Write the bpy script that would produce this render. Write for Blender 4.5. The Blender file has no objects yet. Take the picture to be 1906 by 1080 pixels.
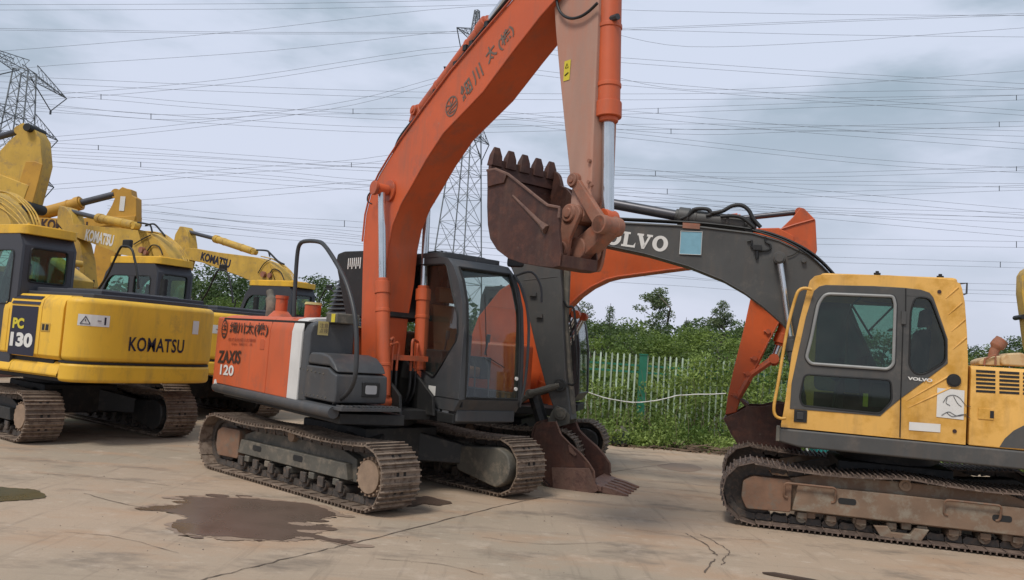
import bpy, bmesh, math, random
from mathutils import Vector, Matrix
from mathutils.geometry import tessellate_polygon
S = bpy.context.scene
R = math.radians
# ------------------------------------------------------------------ camera
CF, CP, CR, CH = 1560.0, .0713, .0727, 1.71      # focal (px of 1906), pitch, roll, height
cp, sp, cr, sr = math.cos(CP), math.sin(CP), math.cos(CR), math.sin(CR)
FW = Vector((0, cp, sp)); U0 = Vector((0, -sp, cp)); R0 = Vector((1, 0, 0))
RT = R0*cr + U0*sr; UP = -R0*sr + U0*cr
cam = bpy.data.cameras.new('camera'); cam.sensor_width = 36; cam.lens = CF/1906*36
cam.clip_start = .1; cam.clip_end = 3000
co = bpy.data.objects.new('camera', cam); S.collection.objects.link(co)
co.matrix_world = Matrix(((RT.x, UP.x, -FW.x, 0), (RT.y, UP.y, -FW.y, 0), (RT.z, UP.z, -FW.z, CH), (0, 0, 0, 1)))
S.camera = co
# ------------------------------------------------------------------ light
SUN_AZ, SUN_EL = R(215), R(56)                    # azimuth the light comes from, clockwise from +Y
W = bpy.data.worlds.new('World'); S.world = W; W.use_nodes = True
nt = W.node_tree; N = nt.nodes; L = nt.links; N.clear()
out = N.new('ShaderNodeOutputWorld'); bg = N.new('ShaderNodeBackground'); bg.inputs[1].default_value = .1
sky = N.new('ShaderNodeTexSky'); sky.sky_type = 'NISHITA'; sky.sun_disc = False
sky.sun_elevation = SUN_EL; sky.sun_rotation = SUN_AZ; sky.dust_density = 3
tc = N.new('ShaderNodeTexCoord'); mp = N.new('ShaderNodeMapping'); mp.inputs['Scale'].default_value = (1.15, 1.15, 3.4)
mp.inputs['Location'].default_value = (.35, 0, .12)
n1 = N.new('ShaderNodeTexNoise'); n1.inputs['Scale'].default_value = 2.1; n1.inputs['Detail'].default_value = 6; n1.inputs['Roughness'].default_value = .52
rp = N.new('ShaderNodeValToRGB'); rp.color_ramp.interpolation = 'EASE'
e = rp.color_ramp.elements; e[0].position = .40; e[0].color = (2.1, 2.75, 3.25, 1); e[1].position = .58; e[1].color = (4.35, 4.75, 5.65, 1)
L.new(tc.outputs['Generated'], mp.inputs[0]); L.new(mp.outputs[0], n1.inputs[0]); L.new(n1.outputs[0], rp.inputs[0])
# bright veil of cloud low over the horizon, thinner and bluer higher up
sx = N.new('ShaderNodeSeparateXYZ'); L.new(tc.outputs['Generated'], sx.inputs[0])
mr = N.new('ShaderNodeMapRange'); mr.inputs[1].default_value = .06; mr.inputs[2].default_value = .36; mr.inputs[3].default_value = .8; mr.inputs[4].default_value = .0
L.new(sx.outputs[2], mr.inputs[0])
veil = N.new('ShaderNodeMix'); veil.data_type = 'RGBA'; veil.inputs[7].default_value = (4.4, 4.6, 5.5, 1)
L.new(mr.outputs[0], veil.inputs[0]); L.new(rp.outputs[0], veil.inputs[6])
mx = N.new('ShaderNodeMix'); mx.data_type = 'RGBA'; mx.inputs[0].default_value = .93
L.new(sky.outputs[0], mx.inputs[6]); L.new(veil.outputs[2], mx.inputs[7])
L.new(mx.outputs[2], bg.inputs[0]); L.new(bg.outputs[0], out.inputs[0])
sl = bpy.data.lights.new('sun', 'SUN'); sl.energy = 1.5; sl.angle = R(16); sl.color = (1, .95, .87)
so = bpy.data.objects.new('sun', sl); S.collection.objects.link(so)
so.rotation_euler = (R(90)-SUN_EL, 0, -SUN_AZ + math.pi)
so.location = (0, 0, 30)
S.view_settings.view_transform = 'Standard'; S.view_settings.look = 'None'
S.view_settings.exposure = .66; S.view_settings.gamma = 1
S.render.engine = 'CYCLES'; S.cycles.max_bounces = 6; S.cycles.transparent_max_bounces = 12

# ------------------------------------------------------------------ helpers
FR = {'Z': (-1.596, 10.27, -.9006), 'ZU': (-1.596, 10.27, -.7293), 'V': (4.569, 10.02, 2.814), 'VU': (4.569, 10.02, 2.879),
      'K': (-6.854, 13.16, 2.625), 'KU': (-6.854, 13.16, 2.4785), 'W': (0, 0, 0), 'Y': (-.15, 13.0, -.28),
      'K2': (-6.6, 17.2, 2.6), 'K3': (-5.2, 21.7, 2.6), 'K4': (-15., 23., -.05), 'K5': (-14.5, 17.8, -.05), 'K6': (8.6, 13.6, 2.5)}
def Q(fr, px, py, ax, v):
    """photo pixel -> point in a machine's own frame, on the plane ax = v"""
    x, y, a = FR[fr]; c, s = math.cos(a), math.sin(a)
    d = FW*CF + RT*(px-953) - UP*(py-540)
    o = (-x*c - y*s, x*s - y*c, CH); d = (d.x*c + d.y*s, -d.x*s + d.y*c, d.z)
    k = 'xyz'.index(ax); t = (v-o[k])/d[k]
    return Vector((o[0]+t*d[0], o[1]+t*d[1], o[2]+t*d[2]))
CROP = {'c1': (0, 200, 3.176), 'c2': (0, 500, 3.), 'c3': (340, 540, 4.5), 'c4': (350, 730, 4.332), 'c5': (640, 440, 3.085), 'c6': (740, 740, 4.143),
        'c7': (860, 240, 3.856), 'd1': (1030, 360, 3.344), 'd3': (1420, 480, 3.), 'd4': (1330, 800, 3.309), 'd5': (640, 0, 3.), 'd6': (340, 380, 4.5),
        'e8': (1330, 520, 3.176), 'e2': (0, 330, 4.), 'e3': (200, 440, 4.538), 'p': (0, 0, 1.)}
def T(cr_, fr, ax, v, pts):
    ox, oy, s = CROP[cr_]
    return [Q(fr, ox+x/s, oy+y/s, ax, v) for x, y in pts]
def TX(cr_, fr, v, pts):
    return [(p.x, p.z) for p in T(cr_, fr, 'y', v, pts)]

class MB:
    def __init__(s): s.v = []; s.f = []; s.m = []; s.mi = 0
    def add(s, vs, fs):
        b = len(s.v); s.v += [tuple(v) for v in vs]
        for f in fs: s.f.append([b+i for i in f]); s.m.append(s.mi)
        return s
    def box(s, x0, x1, y0, y1, z0, z1, M=None):
        vs = [(x, y, z) for x in (x0, x1) for y in (y0, y1) for z in (z0, z1)]
        if M: vs = [M @ Vector(v) for v in vs]
        return s.add(vs, [(0, 1, 3, 2), (4, 6, 7, 5), (0, 4, 5, 1), (2, 3, 7, 6), (0, 2, 6, 4), (1, 5, 7, 3)])
    def prism(s, pr, pl, a, b):
        g = {'xz': lambda p, c: (p[0], c, p[1]), 'yz': lambda p, c: (c, p[0], p[1]), 'xy': lambda p, c: (p[0], p[1], c)}[pl]
        n = len(pr); vs = [g(p, a) for p in pr] + [g(p, b) for p in pr]
        return s.add(vs, [list(range(n)), list(range(2*n-1, n-1, -1))] + [(i, (i+1) % n, n+(i+1) % n, n+i) for i in range(n)])
    def plate(s, outer, holes, pl, a, b):
        """flat plate with window holes cut through it"""
        g = {'xz': lambda p, c: (p[0], c, p[1]), 'yz': lambda p, c: (c, p[0], p[1]), 'xy': lambda p, c: (p[0], p[1], c)}[pl]
        loops = [outer]+holes; flat = [p for l in loops for p in l]; n = len(flat)
        tr = tessellate_polygon([[Vector((p[0], p[1], 0)) for p in l] for l in loops])
        fs = [tuple(t) for t in tr] + [tuple(n+i for i in reversed(t)) for t in tr]; o = 0
        for l in loops:
            k = len(l); fs += [(o+i, o+(i+1) % k, n+o+(i+1) % k, n+o+i) for i in range(k)]; o += k
        return s.add([g(p, a) for p in flat]+[g(p, b) for p in flat], fs)
    def tube(s, pts, r, n=8, closed=False):
        pts = [Vector(p) for p in pts]; m = len(pts); rings = []; up = None
        for i, p in enumerate(pts):
            if closed: t = pts[(i+1) % m]-pts[i-1]
            else: t = pts[min(i+1, m-1)]-pts[max(i-1, 0)]
            if t.length < 1e-9: t = Vector((0, 0, 1))
            t.normalize()
            if up is None: up = t.orthogonal().normalized()
            up = (up - t*up.dot(t)); up = up.normalized() if up.length > 1e-6 else t.orthogonal().normalized()
            w = t.cross(up); rr = r[i] if isinstance(r, (list, tuple)) else r
            rings.append([p + (up*math.cos(2*math.pi*k/n) + w*math.sin(2*math.pi*k/n))*rr for k in range(n)])
        vs = [v for q in rings for v in q]; fs = []
        for i in range(m if closed else m-1):
            j = (i+1) % m
            fs += [(i*n+k, i*n+(k+1) % n, j*n+(k+1) % n, j*n+k) for k in range(n)]
        if not closed: fs += [list(range(n))[::-1], [(m-1)*n+k for k in range(n)]]
        return s.add(vs, fs)
    def cyl(s, p0, p1, r, n=16, r1=None):
        return s.tube([p0, p1], [r, r if r1 is None else r1], n)
    def ring(s, c, r0, r1, y0, y1, n=20):       # washer / wheel rim about the y axis
        vs = []
        for k in range(n):
            a = 2*math.pi*k/n
            for r, y in ((r0, y0), (r1, y0), (r1, y1), (r0, y1)): vs.append((c[0]+r*math.cos(a), y, c[2]+r*math.sin(a)))
        fs = []
        for k in range(n):
            j = (k+1) % n
            for q in range(4): fs.append((k*4+q, k*4+(q+1) % 4, j*4+(q+1) % 4, j*4+q))
        return s.add(vs, fs)
    def xf(s, M): s.v = [tuple(M @ Vector(v)) for v in s.v]; return s
    def build(s, name, mat, parent=None, bevel=0, smooth=40, seg=2):
        me = bpy.data.meshes.new(name); me.from_pydata(s.v, [], s.f)
        for m in (mat if isinstance(mat, list) else [mat]): me.materials.append(m)
        me.polygons.foreach_set('material_index', s.m)
        b = bmesh.new(); b.from_mesh(me); bmesh.ops.recalc_face_normals(b, faces=b.faces); b.to_mesh(me); b.free()
        me.polygons.foreach_set('use_smooth', [True]*len(me.polygons)); me.set_sharp_from_angle(angle=R(smooth)); me.update()
        o = bpy.data.objects.new(name, me); S.collection.objects.link(o)
        if parent: o.parent = parent
        if bevel:
            q = o.modifiers.new('bevel', 'BEVEL'); q.width = bevel; q.segments = seg; q.limit_method = 'ANGLE'; q.angle_limit = R(35); q.harden_normals = True
        return o
def tag(o, label=None, cat=None, group=None, kind=None):
    if label: o['label'] = label
    if cat: o['category'] = cat
    if group: o['group'] = group
    if kind: o['kind'] = kind
    return o
def empty(name, loc, rz=0, **k):
    o = bpy.data.objects.new(name, None); S.collection.objects.link(o); o.location = loc; o.rotation_euler = (0, 0, rz); o.empty_display_size = .3
    return tag(o, **k)
def copy_tree(o, parent=None):
    c = o.copy(); S.collection.objects.link(c)
    if parent: c.parent = parent
    for ch in list(o.children): copy_tree(ch, c)
    return c
def crv(pts, n=5, closed=False):
    P = [Vector(p) for p in pts]; m = len(P); o = []
    for i in range(m if closed else m-1):
        a, b, c, d = (P[(i-1) % m], P[i], P[(i+1) % m], P[(i+2) % m]) if closed else (P[max(i-1, 0)], P[i], P[i+1], P[min(i+2, m-1)])
        for k in range(n):
            t = k/n; o.append(.5*((2*b)+(c-a)*t+(2*a-5*b+4*c-d)*t*t+(3*b-a-3*c+d)*t**3))
    if not closed: o.append(P[-1])
    return o
def rnd(pts, r=.05, n=4):
    P = [Vector(p) for p in pts]; m = len(P); o = []
    for i in range(m):
        a, b, c = P[i-1], P[i], P[(i+1) % m]; rr = r[i] if isinstance(r, list) else r
        u = (a-b); w = (c-b); q = min(rr, u.length*.45, w.length*.45); u.normalize(); w.normalize()
        for k in range(n+1):
            t = k/n; o.append((b+u*q)*(1-t)**2 + b*2*t*(1-t) + (b+w*q)*t*t)
    return o
def off2(poly, d):
    """inset a 2-D polygon by d (rough, towards its centroid side)"""
    P = [Vector(p) for p in poly]; m = len(P); ar = sum(P[i-1].x*P[i].y-P[i].x*P[i-1].y for i in range(m)); sg = 1 if ar > 0 else -1; o = []
    for i in range(m):
        t = (P[(i+1) % m]-P[i-1]); t = t.normalized() if t.length > 1e-9 else Vector((1, 0)); o.append(P[i] + Vector((-t.y, t.x))*d*sg)
    return o

# ------------------------------------------------------------------ materials
def nodes(name):
    m = bpy.data.materials.new(name); m.use_nodes = True; t = m.node_tree; b = t.nodes['Principled BSDF']; return m, t, b
def mat(name, col, rough=.5, metal=0, var=.25, scale=3., col2=None, c2lo=.5, c2hi=.62, bump=.1, bscale=30., spec=.5, streak=False, coat=0, grime=0, isl=0, obj=0):
    """base colour with two scales of wear: soft tone change and patches of a second colour (dust, rust, faded paint)"""
    m, t, b = nodes(name); n = t.nodes; l = t.links
    tc = n.new('ShaderNodeTexCoord'); src = tc.outputs['Object']
    if streak:
        mp = n.new('ShaderNodeMapping'); mp.inputs['Scale'].default_value = (1, 1, .25); l.new(src, mp.inputs[0]); src = mp.outputs[0]
    n1 = n.new('ShaderNodeTexNoise'); n1.inputs['Scale'].default_value = scale; n1.inputs['Detail'].default_value = 6; n1.inputs['Roughness'].default_value = .6; l.new(src, n1.inputs[0])
    mr = n.new('ShaderNodeMapRange'); mr.inputs[1].default_value = .3; mr.inputs[2].default_value = .7; mr.inputs[3].default_value = 1-var; mr.inputs[4].default_value = 1+var*.6; l.new(n1.outputs[0], mr.inputs[0])
    mul = n.new('ShaderNodeVectorMath'); mul.operation = 'SCALE'; mul.inputs[0].default_value = col; l.new(mr.outputs[0], mul.inputs['Scale'])
    cur = mul.outputs[0]
    if isl or obj:
        gi = n.new('ShaderNodeNewGeometry' if isl else 'ShaderNodeObjectInfo'); k_ = isl or obj
        r0 = n.new('ShaderNodeMapRange'); r0.inputs[3].default_value = 1-k_; r0.inputs[4].default_value = 1+k_*.6; l.new(gi.outputs['Random Per Island' if isl else 'Random'], r0.inputs[0])
        m0 = n.new('ShaderNodeVectorMath'); m0.operation = 'SCALE'; l.new(cur, m0.inputs[0]); l.new(r0.outputs[0], m0.inputs['Scale']); cur = m0.outputs[0]
    if col2:
        n2 = n.new('ShaderNodeTexNoise'); n2.inputs['Scale'].default_value = scale*2.3; n2.inputs['Detail'].default_value = 8; n2.inputs['Roughness'].default_value = .7; l.new(src, n2.inputs[0])
        r2 = n.new('ShaderNodeMapRange'); r2.inputs[1].default_value = c2lo; r2.inputs[2].default_value = c2hi; l.new(n2.outputs[0], r2.inputs[0])
        mx = n.new('ShaderNodeMix'); mx.data_type = 'RGBA'; l.new(r2.outputs[0], mx.inputs[0]); l.new(cur, mx.inputs[6]); mx.inputs[7].default_value = (*col2, 1); cur = mx.outputs[2]
    if grime:                                                            # streaked film of dirt, and small chips
        mg = n.new('ShaderNodeMapping'); mg.inputs['Scale'].default_value = (3.2, 3.2, .55); l.new(tc.outputs['Object'], mg.inputs[0])
        for sc, lo, hi, c, v in ((1.6, .50, .75, (.16, .11, .075), mg.outputs[0]), (26, .68, .74, (.10, .07, .05), tc.outputs['Object']), (9, .66, .78, (.30, .24, .18), tc.outputs['Object'])):
            q = n.new('ShaderNodeTexNoise'); q.inputs['Scale'].default_value = sc; q.inputs['Detail'].default_value = 6; q.inputs['Roughness'].default_value = .65; l.new(v, q.inputs[0])
            r_ = n.new('ShaderNodeMapRange'); r_.inputs[1].default_value = lo; r_.inputs[2].default_value = hi; r_.inputs[4].default_value = grime; l.new(q.outputs[0], r_.inputs[0])
            x = n.new('ShaderNodeMix'); x.data_type = 'RGBA'; l.new(r_.outputs[0], x.inputs[0]); l.new(cur, x.inputs[6]); x.inputs[7].default_value = (*c, 1); cur = x.outputs[2]
    l.new(cur, b.inputs['Base Color'])
    rr = n.new('ShaderNodeMapRange'); rr.inputs[3].default_value = rough-.08; rr.inputs[4].default_value = min(1, rough+.18); l.new(n1.outputs[0], rr.inputs[0]); l.new(rr.outputs[0], b.inputs['Roughness'])
    b.inputs['Metallic'].default_value = metal; b.inputs['Specular IOR Level'].default_value = spec
    if coat: b.inputs['Coat Weight'].default_value = coat; b.inputs['Coat Roughness'].default_value = .25
    if bump:
        n3 = n.new('ShaderNodeTexNoise'); n3.inputs['Scale'].default_value = bscale; n3.inputs['Detail'].default_value = 5; l.new(tc.outputs['Object'], n3.inputs[0])
        bp = n.new('ShaderNodeBump'); bp.inputs['Strength'].default_value = bump; bp.inputs['Distance'].default_value = .01; l.new(n3.outputs[0], bp.inputs['Height']); l.new(bp.outputs[0], b.inputs['Normal'])
    return m
def glass(name, tint, gl=1.0, trans=.75):
    m = bpy.data.materials.new(name); m.use_nodes = True; t = m.node_tree; n = t.nodes; l = t.links; n.clear()
    o = n.new('ShaderNodeOutputMaterial'); tr = n.new('ShaderNodeBsdfTransparent'); tr.inputs[0].default_value = (*tint, 1)
    g = n.new('ShaderNodeBsdfGlossy'); g.inputs[1].default_value = .03; g.inputs[0].default_value = (gl, gl, gl, 1)
    d = n.new('ShaderNodeBsdfDiffuse'); d.inputs[0].default_value = (.16, .15, .13, 1)
    nn = n.new('ShaderNodeTexNoise'); nn.inputs['Scale'].default_value = 4; nn.inputs['Detail'].default_value = 6
    mr = n.new('ShaderNodeMapRange'); mr.inputs[1].default_value = .4; mr.inputs[2].default_value = .8; mr.inputs[3].default_value = .01; mr.inputs[4].default_value = .09; l.new(nn.outputs[0], mr.inputs[0])
    md = n.new('ShaderNodeMixShader'); l.new(mr.outputs[0], md.inputs[0]); l.new(tr.outputs[0], md.inputs[1]); l.new(d.outputs[0], md.inputs[2])
    lw = n.new('ShaderNodeLayerWeight'); lw.inputs[0].default_value = .5
    pw = n.new('ShaderNodeMath'); pw.operation = 'POWER'; l.new(lw.outputs['Facing'], pw.inputs[0]); pw.inputs[1].default_value = 4.
    f = n.new('ShaderNodeMath'); f.operation = 'MULTIPLY_ADD'; l.new(pw.outputs[0], f.inputs[0]); f.inputs[1].default_value = .55; f.inputs[2].default_value = .035
    mx = n.new('ShaderNodeMixShader'); l.new(f.outputs[0], mx.inputs[0]); l.new(md.outputs[0], mx.inputs[1]); l.new(g.outputs[0], mx.inputs[2]); l.new(mx.outputs[0], o.inputs[0])
    return m
M = {}
M['orange'] = mat('orange paint', (.56, .103, .030), .5, var=.14, scale=1.6, col2=(.36, .10, .055), c2lo=.56, c2hi=.75, bump=.05, grime=.42)
M['orange_old'] = mat('weathered orange paint', (.52, .10, .034), .5, var=.2, scale=2, col2=(.27, .085, .05), c2lo=.52, c2hi=.66, bump=.08, grime=.45)
M['orange2'] = mat('deep orange paint', (.56, .092, .016), .45, var=.18, scale=1.5, col2=(.30, .07, .03), c2lo=.55, c2hi=.7, bump=.05, grime=.35)
M['arm_dust'] = mat('dusty faded arm paint', (.41, .235, .175), .7, var=.18, scale=2.2, col2=(.43, .19, .125), c2lo=.45, c2hi=.7, bump=.1, streak=True)
M['link_rust'] = mat('rusty linkage steel', (.27, .125, .082), .7, var=.3, scale=5, col2=(.33, .11, .06), c2lo=.5, c2hi=.65, bump=.2)
M['bucket'] = mat('dark rusted bucket steel', (.058, .021, .014), .62, var=.35, scale=3, col2=(.105, .036, .02), c2lo=.48, c2hi=.68, bump=.6, bscale=14, grime=.3)
M['bucket_bare'] = mat('worn brown bucket steel', (.16, .085, .062), .6, var=.3, scale=4, col2=(.09, .045, .035), c2lo=.5, c2hi=.65, bump=.6, grime=.4)
M['yellow'] = mat('machine yellow paint', (.78, .45, .036), .48, var=.1, scale=1.3, col2=(.43, .25, .05), c2lo=.56, c2hi=.78, bump=.04, grime=.36)
M['yellow_old'] = mat('dull weathered yellow paint', (.56, .345, .055), .55, var=.2, scale=2, col2=(.30, .2, .08), c2lo=.52, c2hi=.7, bump=.08, grime=.4)
M['yellow_deep'] = mat('orange yellow paint', (.50, .26, .03), .5, var=.18, scale=2, col2=(.36, .18, .04), c2lo=.55, c2hi=.72, bump=.06)
M['vyellow'] = mat('apricot yellow cab paint', (.74, .41, .095), .48, var=.1, scale=1.5, col2=(.54, .27, .03), c2lo=.48, c2hi=.66, bump=.04, grime=.34)
M['vgrey'] = mat('warm dark grey paint', (.068, .067, .064), .5, var=.2, scale=2, col2=(.10, .09, .08), c2lo=.55, c2hi=.7, bump=.06, grime=.3)
M['grey'] = mat('charcoal panel paint', (.056, .058, .061), .45, var=.2, scale=2.5, col2=(.085, .083, .08), c2lo=.55, c2hi=.72, bump=.05, grime=.3)
M['kgrey'] = mat('slate grey cab paint', (.045, .046, .055), .5, var=.2, scale=2, bump=.05)
M['blk'] = mat('black steel', (.012, .012, .012), .6, var=.3, scale=5, col2=(.03, .027, .024), c2lo=.55, c2hi=.7)
M['frame_dk'] = mat('dark oily chassis', (.022, .022, .021), .55, var=.35, scale=3, col2=(.06, .05, .042), c2lo=.52, c2hi=.68, bump=.15)
M['frame_gr'] = mat('dusty grey green track frame', (.115, .105, .085), .75, var=.3, scale=3, col2=(.20, .165, .125), c2lo=.5, c2hi=.65, bump=.2)
M['frame_br'] = mat('rusty brown track frame', (.20, .13, .085), .75, var=.25, scale=2.5, col2=(.24, .2, .15), c2lo=.48, c2hi=.62, bump=.2)
M['frame_rs'] = mat('rust brown idler guard', (.21, .115, .07), .75, var=.3, scale=4, col2=(.15, .12, .09), c2lo=.5, c2hi=.65, bump=.25)
M['shoe'] = mat('dusty worn track steel', (.235, .175, .13), .72, var=.3, scale=6, col2=(.12, .08, .055), c2lo=.48, c2hi=.6, bump=.3, isl=.35)
M['shoe_dk'] = mat('dark worn track steel', (.13, .09, .07), .7, var=.3, scale=6, col2=(.22, .16, .12), c2lo=.52, c2hi=.64, bump=.3, isl=.4)
M['hole'] = mat('greasy shoe slot', (.02, .016, .014), .7)
M['link'] = mat('track chain link steel', (.085, .072, .062), .6, metal=.2, var=.35, scale=9, col2=(.16, .11, .08), c2lo=.5, c2hi=.65)
M['disc'] = mat('mud caked hub', (.29, .20, .135), .85, var=.25, scale=8, bump=.3)
M['chrome'] = mat('chromed cylinder rod', (.62, .63, .64), .18, metal=.9, var=.1, bump=0)
M['rod_dk'] = mat('dull grey rod', (.09, .09, .10), .35, metal=.6, var=.2, bump=0)
M['rub'] = mat('black rubber', (.012, .012, .012), .5, var=.2, bump=0)
M['rail'] = mat('dark grey rail tube', (.035, .036, .038), .4, var=.3, scale=4, bump=0)
M['white'] = mat('off white decal', (.68, .66, .62), .5, var=.08, bump=0)
M['stripe'] = mat('greyish white stripe paint', (.62, .60, .57), .45, var=.12, scale=3, bump=0)
M['trimgrey'] = mat('pale grey window trim', (.27, .27, .26), .4, var=.2, scale=5, bump=0)
M['navy'] = mat('navy decal', (.012, .012, .03), .45, var=.1, bump=0)
M['decal_y'] = mat('yellow decal', (.62, .5, .03), .5, var=.08, bump=0)
M['decal_b'] = mat('pale yellow paper decal', (.52, .42, .17), .6, var=.12, bump=0)
M['inkbrown'] = mat('dark brown lettering', (.045, .02, .015), .55, var=.2, bump=0)
M['inkfade'] = mat('faded grey lettering', (.15, .11, .085), .6, var=.3, scale=20, bump=0)
M['inkorange'] = mat('dark orange small lettering', (.22, .03, .012), .55, var=.2, bump=0)
M['bluep'] = mat('pale blue poster', (.19, .38, .47), .5, var=.12, scale=9, bump=0)
M['seat'] = mat('dark seat cloth', (.02, .02, .022), .8, var=.2)
M['tan'] = mat('tan seat vinyl', (.18, .07, .028), .6, var=.2)
M['lamp'] = mat('headlamp lens', (.35, .35, .36), .15, var=.1, bump=0)
M['cream'] = mat('cream painted cover', (.55, .42, .24), .6, var=.2, scale=3, col2=(.42, .27, .13), c2lo=.5, c2hi=.65)
M['galv'] = mat('galvanized lattice steel', (.17, .185, .195), .55, var=.2, scale=2, bump=0)
M['wire'] = mat('overhead conductor', (.17, .18, .20), .6, var=.1, bump=0)
M['insul'] = mat('dark glass insulator', (.05, .055, .06), .35, bump=0)
G = {'side': glass('clear cab glass', (.86, .9, .88)), 'dark': glass('smoked cab glass', (.2, .24, .24)), 'vglass': glass('grey green door glass', (.5, .62, .57)), 'green': glass('green tinted cab glass', (.66, .82, .75))}

# ------------------------------------------------------------------ lettering
def text(name, s, mt, parent, place, h, width=None, bold=0, shear=0, space=1.0, cut=0):
    c = bpy.data.curves.new(name, 'FONT'); c.body = s; c.size = 1; c.offset = bold; c.shear = shear; c.space_character = space; c.resolution_u = 3
    o = bpy.data.objects.new(name, c); S.collection.objects.link(o)
    dg = bpy.context.evaluated_depsgraph_get(); me = bpy.data.meshes.new_from_object(o.evaluated_get(dg)); bpy.data.objects.remove(o)
    if len(me.vertices) == 0: return None
    xs = [v.co.x for v in me.vertices]; ys = [v.co.y for v in me.vertices]; x0, x1, y0, y1 = min(xs), max(xs), min(ys), max(ys)
    k = h/(y1-y0); ku = (width/(x1-x0)) if width else k
    if cut:
        b = bmesh.new(); b.from_mesh(me); nn = int((x1-x0)*ku/cut)
        for i in range(1, nn): bmesh.ops.bisect_plane(b, geom=b.verts[:]+b.edges[:]+b.faces[:], plane_co=(x0+(x1-x0)*i/nn, 0, 0), plane_no=(1, 0, 0))
        b.to_mesh(me); b.free()
    for v in me.vertices: v.co = place((v.co.x-x0)*ku, (v.co.y-y0)*k)
    me.name = name; me.materials.clear(); me.materials.append(mt)
    ob = bpy.data.objects.new(name, me); S.collection.objects.link(ob); ob.parent = parent
    return ob
def flat(O, Ud, Vd, n=.004):
    O = Vector(O); Ud = Vector(Ud).normalized(); Vd = Vector(Vd).normalized(); Nn = Ud.cross(Vd).normalized()
    return lambda u, v: O + Ud*u + Vd*v + Nn*n
def decal(name, mt, parent, place, w, h, t=.0):
    b = MB(); b.add([place(0, 0), place(w, 0), place(w, h), place(0, h)], [(0, 1, 2, 3)])
    return b.build(name, mt, parent)
# ================================================================== tracked undercarriage
def belt_path(c, H, Rr, sag, n=46):
    """closed loop (x,z) through the shoe plates: flat below, round ends, slack run on top"""
    zc = H/2; p = []
    for i in range(40): p.append((-c+2*c*i/40, zc-Rr))
    for i in range(24): a = -math.pi/2+math.pi*i/24; p.append((c+Rr*math.cos(a), zc+Rr*math.sin(a)))
    for i in range(40):
        t = i/40; x = c-2*c*t; p.append((x, zc+Rr - sag*abs(math.sin(2*math.pi*t))**1.0))
    for i in range(24): a = math.pi/2+math.pi*i/24; p.append((-c+Rr*math.cos(a), zc+Rr*math.sin(a)))
    P = [Vector(q) for q in p]; d = [0]
    for i in range(len(P)): d.append(d[-1]+(P[(i+1) % len(P)]-P[i]).length)
    o = []; j = 0
    for k in range(n):
        s = d[-1]*k/n
        while d[j+1] < s: j += 1
        t = (s-d[j])/(d[j+1]-d[j]); a, b = P[j], P[(j+1) % len(P)]; q = a.lerp(b, t)
        j2 = (j+1) % len(P); tg = (P[(j2+1) % len(P)]-P[j-1] if True else b-a).normalized(); o.append((q, tg))
    return o, d[-1]/n
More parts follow.
